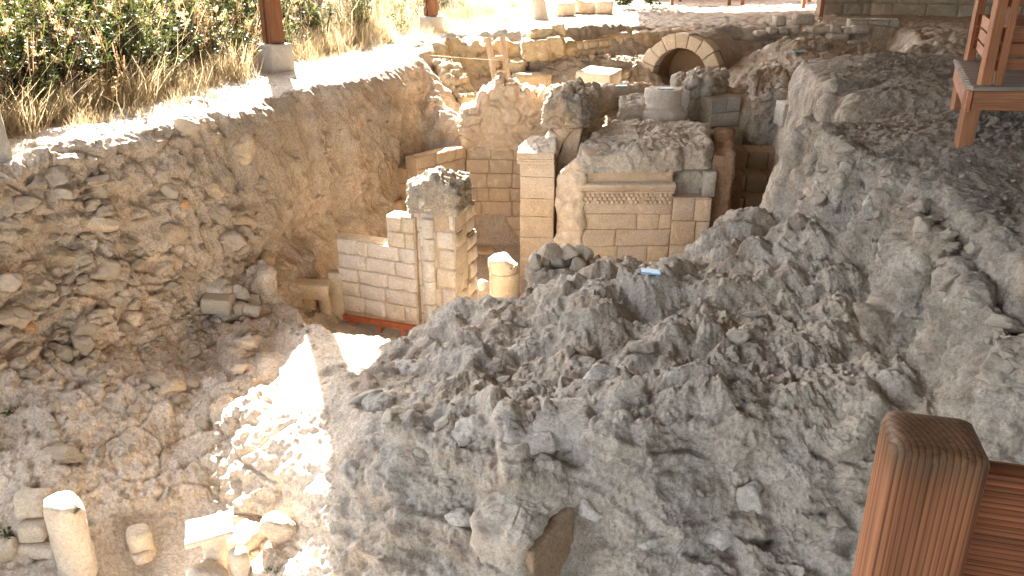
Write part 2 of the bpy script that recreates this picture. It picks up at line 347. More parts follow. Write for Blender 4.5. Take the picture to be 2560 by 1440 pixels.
for x_, y_ in ((.22, 4.36), (.29, 4.45), (.36, 4.54), (.44, 4.63), (.5, 4.66), (.38, 4.4), (.46, 4.5), (.3, 4.3), (.42, 4.3), (.25, 4.2), (.36, 4.1), (.5, 4.35), (.2, 4.25), (.38, 4.0), (.25, 4.0)): pt((x_, y_, -4.45), 'floor')
rail([Y(1462, 1190, 4.92), Y(1486, 1300, 4.72), Y(1508, 1440, 4.5), Y(1520, 1600, 4.35)], 'mound', .08)
mp((1550, 1200, 4.78), (1700, 1300, 4.66), (1850, 1180, 4.72), (2000, 1200, 4.68), (2200, 1200, 4.55), (1500, 1400, 4.52), (1700, 1440, 4.48), (2000, 1440, 4.38), (2200, 1440, 4.2), (2000, 1320, 4.55), (1600, 1320, 4.62), (1850, 1320, 4.6), (1700, 1600, 4.0), (2000, 1650, 3.8), (2300, 1650, 3.6), (1500, 1600, 4.2), (2450, 1250, 4.3), (2560, 1250, 4.3), (2700, 1350, 4.1), (2560, 1500, 3.8), (2800, 1600, 3.5))
# sunlit shoulder left of the mound
for u, v, y in ((700, 1000, 6.6), (750, 1150, 5.8), (780, 900, 7.45), (840, 864, 7.95), (760, 870, 7.85), (800, 1000, 6.5), (700, 1100, 6.1), (790, 1230, 5.55), (780, 1300, 5.4), (700, 1330, 5.55), (740, 1400, 5.25), (820, 1100, 6.1), (700, 1440, 5.05), (800, 1440, 4.9), (700, 1600, 4.65)):
    pt(Y(u, v, y), 'slope')
for x in np.arange(-9, 5, .8):
    for y in (-4, -2.5, -1, .5, 1.8, 2.8): pt((x, y, -4.7 if y > 1 else -4.75), 'floor')
for x in (-10, -8, -7): 
    for y in (3.5, 4.5): pt((x+ .3*y, y, -1.8), 'ledge')
# --- right terrace
rim0 = [Z(2085, 192, -1.6), Y(2045, 222, 11.2), Y(2014, 258, 9.9), Y(1996, 298, 9.15)]
rim = [Z(1996, 300, -1.62), Z(2030, 312, -1.66), Z(2120, 379, -1.73), Z(2202, 411, -1.76), Z(2303, 470, -1.8), Z(2394, 562, -1.89), Z(2449, 617, -1.94), Z(2560, 736, -2.0), Z(2750, 850, -2.05), Z(3000, 1050, -2.1)]
foot = [Y(1988, 420, 9.05), Y(1958, 545, 8.85), Y(2083, 558, 7.8), Y(2200, 562, 7.32), Y(2312, 625, 6.6), Y(2394, 745, 5.92), Y(2440, 870, 5.42), Y(2510, 1000, 4.86), Y(2750, 1250, 4.3), Y(3000, 1500, 3.7)]
rail(rim0, 'terrace', .15); rail(rim, 'terrace', .12); rail(foot, 'mound', .12)
rail([tuple(np.array(a)+np.array((.22, .14, .02))) for a in rim], 'terrace', .15)
for k in (.3, .65):
    rail([tuple(np.array(a)*(1-k)+np.array(b)*k+np.array((0, 0, .06))) for a, b in zip(rim, foot)], 'terrace', .12)
for u, v, z in ((2400, 360, -1.6), (2400, 500, -1.84), (2560, 500, -1.82), (2560, 300, -1.58), (2200, 300, -1.69), (2200, 380, -1.73), (2250, 200, -1.61), (2150, 230, -1.62), (2200, 130, -1.6), (2400, 100, -1.6), (2300, 430, -1.77), (2480, 580, -1.88), (2750, 300, -1.5), (2900, 600, -1.7), (3100, 800, -1.75), (3200, 300, -1.45), (2400, 200, -1.6), (2560, 180, -1.55), (2800, 150, -1.5)):
    pt(Z(u, v, z), 'terrace')
for x in (6, 8, 11, 15, 20):
    for y in (-5, -2, 0, 2, 4, 7, 10, 14): 
        if x > 4.5+.0*y: pt((x, y, -1.5), 'terrace')
# corridor right wall foot + stairs floor
rail([(3.65, 9.75, -4.95), (4.25, 11.3, -5.1), (4.3, 12.4, -5.1), (4.55, 14.2, -3.8), (4.9, 15.6, -3.4)], 'floor', .15)
rail([(3.85, 9.75, -2.3), (4.5, 11.3, -1.8), (4.6, 12.4, -1.75), (4.95, 14.2, -1.75), (5.3, 15.6, -1.8)], 'terrace', .15)
rail([(3.25, 12.5, -5.1), (3.75, 14.3, -3.8), (4.0, 15.6, -3.4), (4.6, 15.6, -3.4)], 'floor', .15)
rail([(3.75, 12.5, -5.1), (4.1, 14.3, -3.8), (4.3, 15.2, -3.4)], 'floor', .15)
# --- central plateau behind the frieze wall
rail([(1.15, 12.75, -2.95), (2.0, 12.7, -2.8), (2.95, 12.75, -2.8), (3.05, 13.2, -2.8), (3.35, 14.4, -2.85), (3.55, 15.6, -2.9), (3.8, 16.2, -2.85)], 'far', .12)
rail([(1.0, 12.8, -4.95), (1.0, 13.2, -4.95), (1.05, 14.0, -4.95)], 'floor', .1)
rail([(1.2, 13.4, -2.9), (1.25, 14.2, -2.9), (1.35, 15.2, -2.8), (1.1, 15.6, -2.75)], 'far', .12)
for x, y, z in ((2, 13.5, -2.7), (2.6, 14, -2.7), (2, 15, -2.65), (2.8, 15.2, -2.65), (3, 16.2, -2.7), (2.2, 16.5, -2.7), (1.7, 17, -2.7), (3.3, 17, -2.7), (2.6, 17.6, -2.75), (3.8, 17.2, -2.65)): pt((x, y, z), 'far')
# behind the plastered wall: shaft and slab yard
for x, y, z in ((-1.0, 15.9, -3.3), (-.5, 15.9, -3.3), (0, 15.9, -3.2), (.6, 15.8, -3.0), (-1.1, 16.8, -3.3), (-.6, 17.5, -3.3), (0, 17.3, -3.2), (.5, 17, -2.9), (1.0, 16.5, -2.8), (1.3, 17.3, -2.75), (1.0, 18.0, -2.7), (1.9, 18.2, -2.75), (1.7, 19, -2.75), (2.7, 18.3, -2.85)): pt((x, y, z), 'far')
rail([Y(1070, 175, 16.9), Y(1110, 230, 16.6), Y(1150, 262, 16.3)], 'cliff', .15)
rail([Y(1072, 125, 17.6), Y(1078, 108, 18.4), Y(1100, 92, 19.2)], 'ledge', .2)
rail([(-1.25, 17.2, -3.2), (-1.05, 18.3, -3.2), (-.3, 18.5, -3.2), (.5, 18.4, -3.0)], 'cliff', .15)
rail([Y(1100, 92, 19.3), Y(1180, 84, 19.3), Y(1250, 78, 19.2), Y(1330, 78, 19.0), Y(1400, 70, 19.3), Y(1480, 62, 20.3), Y(1560, 58, 21.3), Y(1640, 72, 22.0), Y(1720, 68, 22.6), Y(1800, 62, 23.0), Y(1900, 64, 23.2), Y(2000, 72, 23.0), Y(2040, 92, 22.2), Y(2130, 62, 22.8), Y(2240, 66, 22.4), Y(2300, 95, 19.5), Y(2260, 140, 16.5)], 'far', .2)
rail([Y(1150, 200, 18.6), Y(1250, 170, 18.8), Y(1330, 150, 18.7), Y(1430, 138, 19.2), Y(1520, 138, 20.3), Y(1620, 138, 21.0), Y(1720, 140, 21.8), Y(1850, 140, 22.2), Y(2000, 128, 22.0), Y(2100, 128, 21.6), Y(2220, 128, 21.2), Y(2245, 140, 19.5), Y(2225, 160, 17.5)], 'far', .2)
rail([Y(1440, 152, 18.7), Y(1540, 150, 19.6), Y(1590, 150, 20.0)], 'far', .2)
rail([Y(1600, 215, 18.7), Y(1650, 225, 18.5), Y(1720, 228, 18.4), Y(1790, 215, 18.6)], 'far', .2)
rail([Y(1620, 222, 19.3), Y(1700, 222, 19.4), Y(1790, 212, 19.4)], 'far', .2)
rail([Y(1680, 200, 20.6), Y(1780, 190, 20.8), Y(1830, 170, 20.6)], 'far', .2)
rail([Y(1300, 200, 18.2), Y(1440, 200, 18.2), Y(1530, 192, 19.0)], 'far', .2)
# far mound
for u, v, y in ((1815, 185, 18.8), (1845, 160, 19.5), (1870, 140, 19.8), (1930, 110, 20.0), (2000, 97, 20.0), (2060, 95, 20.0), (2070, 125, 19.6), (2100, 135, 19.0), (2160, 150, 18.3), (1900, 165, 18.6), (2000, 140, 18.8), (1960, 165, 18.2), (2050, 170, 17.5), (2150, 165, 17.4), (1960, 195, 17.3), (2060, 195, 16.9), (2130, 190, 16.6), (1900, 200, 17.6), (2020, 205, 16.6), (1850, 180, 18.3)):
    pt(Y(u, v, y), 'far')
rail([Y(1880, 200, 17.2), Y(1900, 205, 16.8), Y(1880, 250, 15.9), Y(1900, 290, 15.6), Y(1955, 290, 15.4)], 'far', .15)
for x, y, z in ((4.75, 16.2, -3.6), (5.2, 16.2, -3.6), (5.15, 16.8, -3.5), (4.8, 16.9, -3.5)): pt((x, y, z), 'floor')
rail([(4.6, 16.2, -2.5), (4.65, 17.1, -2.45), (5.4, 17.1, -2.3), (5.6, 16.4, -1.9)], 'far', .12)
# far ground
for x in np.arange(-14, 26, 3.0):
    for y, z in ((25, -1.62), (28, -1.6), (33, -1.55), (40, -1.4), (50, -1.0)):
        if x > -3+(.25*(y-25)): pt((x, y, z), 'far')
for p in ((9, 18, -1.5), (9, 22, -1.5), (12, 18, -1.5), (16, 20, -1.5), (20, 18, -1.5), (25, 0, -1.4), (25, 12, -1.4), (-6, 0, -4.6), (-25, -5, -1), (-20, 3, 3), (25, -6, -1.4), (-25, 55, 9), (30, 55, -.5), (-6.5, 2.9, -4.6)): pt(p, 'far')

A = np.array(PTS, np.float64)
# triangulate in plan
key = {}
for i, p in enumerate(A): key[(round(p[0], 3), round(p[1], 3))] = i
idx = list(key.values()); A = A[idx]
r = mgeo.delaunay_2d_cdt([Vector((p[0], p[1])) for p in A], [], [], 0, 1e-5)
TV = np.array([(v.x, v.y) for v in r[0]]); org = [o[0] for o in r[3]]
TZ = A[org, 2]; TC = A[org, 3].astype(int); TRI = np.array([t for t in r[2] if len(t) == 3])
GX0, GX1, GY0, GY1, GS = -16.0, 17.0, -5.0, 46.0, .04
gx = np.arange(GX0, GX1, GS); gy = np.arange(GY0, GY1, GS); NX, NY = len(gx), len(gy)
HZ = np.full((NY, NX), -1.5, np.float32); OH = np.zeros((8, NY, NX), np.float32)
def raster(P, zs, cl, over=False):
    x0, y0 = P.min(0); x1, y1 = P.max(0)
    i0, i1 = max(0, int((x0-GX0)/GS)), min(NX-1, int((x1-GX0)/GS)+1); j0, j1 = max(0, int((y0-GY0)/GS)), min(NY-1, int((y1-GY0)/GS)+1)
    if i1 < i0 or j1 < j0: return
    (ax, ay), (bx, by), (cx, cy) = P; den = (by-cy)*(ax-cx)+(cx-bx)*(ay-cy)
    if abs(den) < 1e-9: return
    X, Yg = np.meshgrid(gx[i0:i1+1], gy[j0:j1+1])
    l1 = ((by-cy)*(X-cx)+(cx-bx)*(Yg-cy))/den; l2 = ((cy-ay)*(X-cx)+(ax-cx)*(Yg-cy))/den; l3 = 1-l1-l2
    m = (l1 >= -1e-4) & (l2 >= -1e-4) & (l3 >= -1e-4)
    if not m.any(): return
    z = l1*zs[0]+l2*zs[1]+l3*zs[2]
    HZ[j0:j1+1, i0:i1+1][m] = z[m]
    if over: OH[:, j0:j1+1, i0:i1+1][:, m] = 0
    for q, l in zip(cl, (l1, l2, l3)): OH[q, j0:j1+1, i0:i1+1][m] += l[m]
for t in TRI: raster(TV[t], TZ[t], TC[t])
CK = np.where(CG[..., 2] > -3.5, 2, np.where(CG[..., 2] > -4.5, 3, 4)); CK[CG[..., 1] > 9.6] = 2
for i in range(len(CG)-1):
    for j in range(CG.shape[1]-1):
        if CGU[i] >= 649 and CGU[i] < 651: continue
        if 560 < CGU[i] < 651 and CG[i, j+1, 1] < 9.3: continue
        for tri in (((i, j), (i+1, j), (i+1, j+1)), ((i, j), (i+1, j+1), (i, j+1))):
            Pq = np.array([CG[q] for q in tri]); raster(Pq[:, :2], Pq[:, 2], [CK[q] for q in tri], True)
def blur(a, s):
    r = int(3*s)+1; k = np.exp(-.5*(np.arange(-r, r+1)/s)**2); k /= k.sum()
    for ax in (0, 1):
        o = 0
        for q, wgt in zip(range(-r, r+1), k): o = o+wgt*np.roll(a, q, ax)
        a = o
    return a
OH = np.stack([blur(o, 4) for o in OH]); OH /= OH.sum(0)+1e-6
_k = OH[2]*sstep(9.2, 10.2, gy)[:, None]*(gx[None] < .2); _k = sstep(.2, .7, _k); HZ = blur(HZ, 1.3)*(1-_k)+blur(HZ, 3.2)*_k
def samp(a, x, y):
    fx = np.clip((x-GX0)/GS, 0, NX-1.001); fy = np.clip((y-GY0)/GS, 0, NY-1.001)
    i = fx.astype(int); j = fy.astype(int); fx = fx-i; fy = fy-j
    return (a[..., j, i]*(1-fx)+a[..., j, i+1]*fx)*(1-fy)+(a[..., j+1, i]*(1-fx)+a[..., j+1, i+1]*fx)*fy
def ground_z(x, y): return float(samp(HZ, np.array([x]), np.array([y]))[0])

# polar sheet with rows packed where the profile is long
QL = globals().get('QUALITY', 1.0)
NA, NR = int(940*QL), int(1050*QL)
az = np.concatenate([np.linspace(-1.45, -.72, 70)[:-1], np.linspace(-.72, .72, NA), np.linspace(.72, 1.35, 60)[1:]])
rr = 1.3*np.exp(np.linspace(0, math.log(44/1.3), 3600))
RX = np.sin(az)[:, None]*rr[None]; RYY = np.cos(az)[:, None]*rr[None]
ZP = samp(HZ, RX.ravel(), RYY.ravel()).reshape(RX.shape)
dr = np.diff(rr)[None]; dz = np.diff(ZP, axis=1); dist = np.sqrt(rr[None, 1:]**2+ZP[:, 1:]**2)
ang = np.arctan2(-ZP, rr[None]); vis = np.abs(np.diff(ang, axis=1))
dens = np.sqrt(dr**2+dz**2)/dist*.35 + vis*1.0
k = np.exp(-.5*(np.arange(-40, 41)/16.0)**2); k /= k.sum()
dens = sum(wg*np.roll(dens, q, 0) for q, wg in zip(range(-40, 41), k))
cum = np.concatenate([np.zeros((len(az), 1)), np.cumsum(dens, 1)], 1); cum /= cum[:, -1:]
tt = np.linspace(0, 1, NR)
RS = np.stack([np.interp(tt, cum[i], rr) for i in range(len(az))])
kk_ = np.exp(-.5*(np.arange(-60, 61)/22.0)**2); kk_ /= kk_.sum(); lr_ = np.log(RS); pad_ = np.concatenate([lr_[:1].repeat(60, 0), lr_, lr_[-1:].repeat(60, 0)])
RS = np.exp(sum(w_*pad_[q:q+len(az)] for q, w_ in enumerate(kk_)))
X = (np.sin(az)[:, None]*RS).ravel(); Yv = (np.cos(az)[:, None]*RS).ravel()
Zv = samp(HZ, X, Yv); CW = samp(OH, X, Yv)
V = np.stack([X, Yv, Zv], 1).astype(np.float32)
nA = len(az)
HGY, HGX = np.gradient(blur(HZ, 1.0), GS)
hx = samp(HGX, X, Yv); hy = samp(HGY, X, Yv); N = np.stack([-hx, -hy, np.ones_like(hx)], 1); N = (N/np.linalg.norm(N, axis=1, keepdims=True)).astype(np.float32)
wh, wl, wc, ws, wf, wm, wt, wfar = CW
lod = np.clip(1.25-np.linalg.norm(V, axis=1)/30, .45, 1)
# large and middle lumps (strata lie flat on the left bank)
q = V*np.array((1, 1, 1.9), np.float32)
big = fbm(V/.85, 2, 1); mid = fbm(q/.33, 3, 5); fine = fbm(V/.09, 3, 9); rid = ridged(q/.42, 3, 21)
A_big = .02*wh+.03*wl+.13*wc+.07*ws+.02*wf+.20*wm+.03*wt+.07*wfar
A_mid = .02*wh+.04*wl+.12*wc+.055*ws+.03*wf+.08*wm+.03*wt+.12*wfar
A_fin = .006*wh+.018*wl+.028*wc+.028*ws+.012*wf+.032*wm+.02*wt+.035*wfar
slope_ = 1-np.abs(N[:, 2])
A_mid = A_mid*(1+.5*slope_*wt)
wp = V+np.stack([fbm(V/.5, 2, 31), fbm(V/.5, 2, 32), fbm(V/.5, 2, 33)], 1).astype(np.float32)*.05
# embedded boulders, three sizes, each a tilted broken facet
def stones(scale, keep, seed, flat=1.5):
    f1, f2, rv, dl, gr = worley(wp/scale*np.array((1, 1, flat), np.float32), seed, True)
    on = (rv < keep)
    e = sstep(.0, .09, f2-f1)
    h = np.clip(.55+.45*rv/keep+1.5*np.einsum('ij,ij->i', dl, gr)-.25*f1, -.1, 1.5)
    return np.where(on, e*h, 0), np.where(on, rv/keep, .5), np.where(on, e, 0)
mw = np.clip(wc*1.0+ws*.8+wm*.6+wt*(.25+.8*slope_)+wfar*.5, 0, 1)
s1, r1, e1 = stones(.36, .55, 2); s2, r2, e2 = stones(.17, .55, 3); s3, r3, e3 = stones(.07, .5, 4, 1.3)
uu = V[:, 0]/np.maximum(V[:, 1], .1)
clayreg = wc*sstep(9.6, 10.6, V[:, 1])                       # further in, the bank is plain clay with few stones
modu = np.clip(.75+1.1*fbm(V/1.1, 2, 71), .12, 1.05)
mw1 = mw*(1-.5*clayreg)*(1-wm*(1-modu))
strat = fbm(V*np.array((.9, .9, 4.2), np.float32), 3, 61)
s0, r0, e0 = stones(.62, 1.1, 12, 1.7)
HC = PY(740, 578, 11.5); HD = PY(215, 610, 8.0)
bankw = (wc+.35*ws)*(1-clayreg)
disp = bankw*(.09*s0-.035*(1-e0)+.10*sstep(-.15, .2, strat)+.0)+clayreg*(.09*fbm(V/.6, 2, 66)+.07*fbm(V/.22, 3, 63)+.06*ridged(V/.5, 2, 64)*.5+.035*np.clip(fbm(V/.09, 2, 65), -1, .2))
def billow(p, oct, seed):
    a = 1.0; s = 0; p = np.asarray(p, np.float32)
    for k in range(oct): s = s+a*(np.abs(perlin(p, seed+k*4.3))*2-.55); p = p*2.15; a *= .52
    return s
bil = billow(wp/.42, 4, 67)
disp += wm*.036*bil*(.4+.6*modu)+ws*.02*bil+wc*(1-clayreg)*.03*bil+wt*.014*bil+wfar*.07*bil+wt*slope_*.05*bil
f1c, f2c, rvc, dlc, grc = worley((V+np.stack([fbm(V/.4, 2, 81), fbm(V/.4, 2, 82), fbm(V/.4, 2, 83)], 1).astype(np.float32)*.09)/.78, 14, True)
chunk = sstep(0, .2, f2c-f1c)*np.clip(.4+.6*rvc+1.7*np.einsum('ij,ij->i', dlc, grc), -.2, 1.4)
disp += wm*(.12*chunk-.07)+wt*slope_*.10*chunk+wm*.06*sstep(-.1, .15, strat)
disp += (wm+ws+wt*.7+wc*.6)*.0075*fbm(V/.035, 2, 91)
disp += A_big*big*.9-.34*np.exp(-((V[:, 0]-HC[0])/.75)**2-((V[:, 2]-HC[2])/.2)**2)*wc*(np.abs(V[:, 1]-HC[1]) < 1.6)-.2*np.exp(-((V[:, 0]-HD[0])/.4)**2-((V[:, 2]-HD[2])/.14)**2)*wc*(np.abs(V[:, 1]-HD[1]) < 1.2)+A_mid*(mid*.5+rid*(.28-.22*wm))+A_fin*fine
disp += mw1*(.085*(s1-.35*(1-e1)*(r1 < .9)*wc)*(wc+.4*ws+.22*wm+1.7*wt*slope_+.3*wfar)+.045*s2*(1-.7*e1)*(wc+.6*ws+.36*wm+wt*(.12+1.7*slope_)+wfar*.5)+.016*s3)
disp += (wl*.4+wt*.35+wf*.3)*.014*s3
terr_lod = lod
calm = 1-.88*np.exp(-(((V[:, 0]-.3)/.34)**2+((V[:, 1]-4.55)/.36)**2)**2)
sx_ = -1.7-.18*(V[:, 1]-6.5); calm = calm*(1-.55*np.exp(-((V[:, 0]-sx_)/.55)**2)*sstep(5.2, 5.7, V[:, 1])*sstep(9, 8.2, V[:, 1]))
V2 = V+N*(disp*lod*calm)[:, None]
# ---- colours (material only: limestone grey mud, tan earth, stones, soil)
tan = np.array((1.45, 1.25, 1.06)); grey = np.array((1.0, .945, .88)); white = np.array((1.08, 1.02, .94))
leftw = sstep(.45, -.12, V[:, 0]+.22*(V[:, 1]-9)*0+0*V[:, 1])
warm = np.clip(wc*.9+ws*.7*leftw+ws*.3+wl*.35+wf*.6+wfar*.35+wh*.8+wm*.12*leftw, 0, 1)
warm = np.clip(warm+.25*fbm(V/.7, 3, 41), 0, 1)
C = grey*(1-warm)[:, None]+tan*warm[:, None]
bright = 1.0+.12*fbm(V/.25, 3, 44)
stone = np.clip(mw1*np.maximum(e1*.85, e2*.75), 0, 1)
C = C*(1-.45*stone)[:, None]+((white*(.85+.3*warm)[:, None])*(.92+.25*(r1-.5))[:, None])*(.45*stone)[:, None]
soil = sstep(.15, .6, fbm(V/.45, 4, 51)+.18*fbm(V/.06, 2, 52))*(wm*.5+wt*.5+ws*.1+wfar*.6)*(1-.7*stone)
C = C*(1-soil)[:, None]+np.array((.56, .42, .31))*soil[:, None]
rust = sstep(.3, .75, fbm(V/.3+7, 3, 57))*np.clip(wc+wfar*.4+wt*slope_*.3, 0, 1)
C = C*(1-.5*rust)[:, None]+np.array((.92, .62, .34))*(.5*rust)[:, None]
hillc = np.array((.42, .32, .2)); C = C*(1-wh)[:, None]+hillc*wh[:, None]
mot = (1+.20*np.clip(fbm(V/.11, 3, 46), -1, 1)*(wm+wt+ws*.8+wc*.8+wfar*.6)+.12*fbm(V/.035, 2, 47)*(1-wl*.5)); C = C*(bright*mot*(1-.34*wt*np.clip(1-2.2*slope_, 0, 1)+.36*ws))[:, None]
matrix = np.clip((1-stone)*.25+.5*(1-np.maximum(e0, .0))*(1-clayreg)+.25*(1-np.maximum(e1, e2)), 0, .7)*np.clip(wc+.2*ws, 0, 1); C = C*(1-matrix)[:, None]+np.array((1.1, .78, .5))*(matrix*bright)[:, None]
# ---- split into named setting pieces
lab = np.argmax(np.stack([wh, wl, wc+ws*1.0, wf, wm, wt, wfar]), 0)
names = ['hill', 'path', 'earth_bank', 'pit_floor', 'earth_mound', 'terrace', 'ground']
ii, jj = np.meshgrid(np.arange(nA-1), np.arange(NR-1), indexing='ij')
q0 = (ii*NR+jj).ravel(); quads = np.stack([q0, q0+NR, q0+NR+1, q0+1], 1)
ql = lab[q0]
TERR = {}
for c, nm in enumerate(names):
    fq = quads[ql == c]
    if not len(fq): continue
    u_, inv = np.unique(fq.ravel(), return_inverse=True)
    me = mesh_from(nm, V2[u_], [inv.reshape(-1, 4).astype(np.int32)], C[u_].astype(np.float32), None, True)
    me.materials.append(M['ground']); o = bpy.data.objects.new(nm, me); COL.objects.link(o); o['kind'] = 'structure'; TERR[nm] = o
# depth of the finished ground seen along each photo ray (to set things down on it)
_zc = V2[:, 1]*CP-V2[:, 2]*SP; _ok = _zc > .5
_pu = (1280+V2[:, 0]/np.maximum(_zc, .1)*F)/5; _pv = (720-(V2[:, 1]*SP+V2[:, 2]*CP)/np.maximum(_zc, .1)*F)/5
_ok &= (_pu >= 0) & (_pu < 512) & (_pv >= 0) & (_pv < 288)
DBUF = np.full((288, 512), 1e9, np.float32); np.minimum.at(DBUF, (_pv[_ok].astype(int), _pu[_ok].astype(int)), _zc[_ok])
print('terrain verts', len(V2))
# ================================================================ shelter roof over the excavation
def slab_poly(mb, poly, z0, z1, grain=None):
    n = len(poly); v = [(x, y, z0) for x, y in poly]+[(x, y, z1) for x, y in poly]
    tri = mgeo.tessellate_polygon([[Vector((x, y, 0)) for x, y in poly]])
    f = [tuple(t) for t in tri]; f2 = [(a+n, b+n, c+n) for a, b, c in f]
    q = [(i, (i+1) % n, (i+1) % n+n, i+n) for i in range(n)]
    mb.add(v, f+f2); mb.f.append(np.array(q, np.int32)+mb.n-2*n)
ROOFZ = 3.0
roof = thing('shelter_roof', 'wide timber shelter roof overhead shading the excavation', 'roof', (4, 16, ROOFZ))
mb = MB(); slab_poly(mb, [(-4.8, -22), (-4.8, 4), (-4.9, 10.5), (-4.7, 12.5), (-4.45, 15.5), (-4.25, 18.0), (-3.3, 18.3), (-1.5, 21.0), (1.1, 27.4), (2.1, 34.6), (30, 38), (30, -22)], ROOFZ, ROOFZ+.15)
mb.build('roof_boards', M['woodgrey'], roof, False)
# ================================================================ shape builders
_LAT = {}
def lattice(nx, ny, nz):
    k = (nx, ny, nz)
    if k in _LAT: return _LAT[k]
    ids = {}; vs = []
    def vid(i, j, l):
        if (i, j, l) not in ids: ids[(i, j, l)] = len(vs); vs.append((i, j, l))
        return ids[(i, j, l)]
    f = []
    for i in range(nx):
        for j in range(ny):
            f.append((vid(i, j, 0), vid(i, j+1, 0), vid(i+1, j+1, 0), vid(i+1, j, 0)))
            f.append((vid(i, j, nz), vid(i+1, j, nz), vid(i+1, j+1, nz), vid(i, j+1, nz)))
    for i in range(nx):
        for l in range(nz):
            f.append((vid(i, 0, l), vid(i+1, 0, l), vid(i+1, 0, l+1), vid(i, 0, l+1)))
            f.append((vid(i, ny, l), vid(i, ny, l+1), vid(i+1, ny, l+1), vid(i+1, ny, l)))
    for j in range(ny):
        for l in range(nz):
            f.append((vid(0, j, l), vid(0, j, l+1), vid(0, j+1, l+1), vid(0, j+1, l)))
            f.append((vid(nx, j, l), vid(nx, j+1, l), vid(nx, j+1, l+1), vid(nx, j, l+1)))
    _LAT[k] = (np.array(vs, np.float32), np.array(f, np.int32)); return _LAT[k]
def cbox(size, r=.006, seg=None):
    """box with rounded edges, lattice lines close to the edges"""
    n = seg or [3, 3, 3]; vs, f = lattice(*n); out = np.zeros_like(vs); h = np.array(size)/2.0; r = min(r, h.min()*.6)
    for a in range(3):
        m = n[a]; c = np.concatenate([[-h[a]], np.linspace(-h[a]+r, h[a]-r, m-1), [h[a]]]) if m >= 2 else np.array([-h[a], h[a]])
        out[:, a] = c[vs[:, a].astype(int)]
    inn = np.clip(out, -(h-r), h-r); d = out-inn; L = np.linalg.norm(d, axis=1, keepdims=True)
    k = (np.abs(d) > 1e-6).sum(1, keepdims=True)
    return np.where(k > 1, inn+d/np.maximum(L, 1e-9)*r*np.where(k > 1, 1.0, 1), out).astype(np.float32), f
def rblock(size, r=.02, amp=.008, seed=0, res=.06, nsc=.12, cap=9, chip=.0):
    n = [int(np.clip(round(s/res), 3, cap)) for s in size]
    v, f = cbox(size, r, n)
    o = np.array((seed*1.37 % 50, seed*2.11 % 50, seed*.73 % 50), np.float32)
    d = v/np.maximum(np.linalg.norm(v/np.array(size), axis=1, keepdims=True), 1e-6)
    d /= np.linalg.norm(d, axis=1, keepdims=True)+1e-9
    k = amp*(fbm((v+o)/nsc, 3, 3))
    if chip:
        e = np.sort(np.abs(v)/(np.array(size)/2), axis=1)[:, 1]
        k = k-chip*sstep(.6, 1, e)*np.clip(fbm((v+o)/.16, 2, 8)+.2, 0, 1)
    return (v+d*k[:, None]).astype(np.float32), f
def basis(ex, ez=(0, 0, 1)):
    ex = np.array(ex, float); ex /= np.linalg.norm(ex); ez = np.array(ez, float); ey = np.cross(ez, ex); ey /= np.linalg.norm(ey); ez = np.cross(ex, ey)
    return np.stack([ex, ey, ez])
def place(v, c, B): return v@B+np.array(c, float)
def euler(rx, ry, rz): return np.array(Euler((rx, ry, rz)).to_matrix()).T
rng = random.Random(11)
def gcol(a=.08, tint=(1, 1, 1), w=0.0):
    g = 1+rng.uniform(-a, a); t = rng.uniform(-w, w)
    return (g*tint[0]*(1+t*.5), g*tint[1], g*tint[2]*(1-t))
def plank(mb, p0, p1, wd, th, side=(1, 0, 0), r=.006, col=None):
    """timber from p0 to p1, wd across `side`, th the other way; grain runs along it"""
    p0 = np.array(p0, float); p1 = np.array(p1, float); a = p1-p0; L = np.linalg.norm(a); a /= L
    s = np.array(side, float); s -= a*np.dot(s, a); s /= np.linalg.norm(s); t = np.cross(a, s)
    v, f = cbox((wd, th, L), r)
    g = v+np.array((rng.uniform(-5, 5), rng.uniform(-5, 5), rng.uniform(-5, 5)))
    mb.add(v@np.stack([s, t, a])+(p0+p1)/2, f, col or gcol(.13), g)
def masonry(mb, A, B, zb, hs, thick, top=None, bw=(.3, .5), joint=.012, amp=.006, r=.014, jit=.012, tint=(1, 1, 1), tv=.08, chip=.012, res=.06, cap=9, skip=None, off=.5):
    """courses of squared blocks between plan points A and B; top(s) trims the ruin"""
    A = np.array(A[:2], float); B = np.array(B[:2], float); d = B-A; L = np.linalg.norm(d); d /= L; n = np.array((d[1], -d[0]))
    z = zb
    for ci, h in enumerate(hs):
        s = -rng.uniform(0, .5)*bw[0] if ci % 2 else 0.0
        while s < L-1e-3:
            w = rng.uniform(*bw); s1 = s+w
            if L-s1 < bw[0]*.45: s1 = L
            a, b = max(0, s), min(L, s1); sm = (a+b)/2; s = s1
            if b-a < .05: continue
            if top is not None and z+h*off > top(sm): continue
            if skip and skip(sm, z+h/2): continue
            o = rng.uniform(-jit, jit)
            v, f = rblock((b-a-joint, thick, h-joint), r, amp, rng.random()*90, res, cap=cap, chip=chip)
            c = A+d*sm-n*(thick/2-o)
            mb.add(place(v, (c[0], c[1], z+h/2), basis((d[0], d[1], 0))), f, gcol(tv, tint, .05))
            v2, f2 = cbox((b-a+joint*.98, thick-.05-rng.uniform(0, .012), h+joint*.98), .004)
            mb.add(place(v2, (c[0]+n[0]*-.004, c[1]-n[1]*.004, z+h/2), basis((d[0], d[1], 0))), f2, (tint[0]*.84, tint[1]*.78, tint[2]*.70))
        z += h
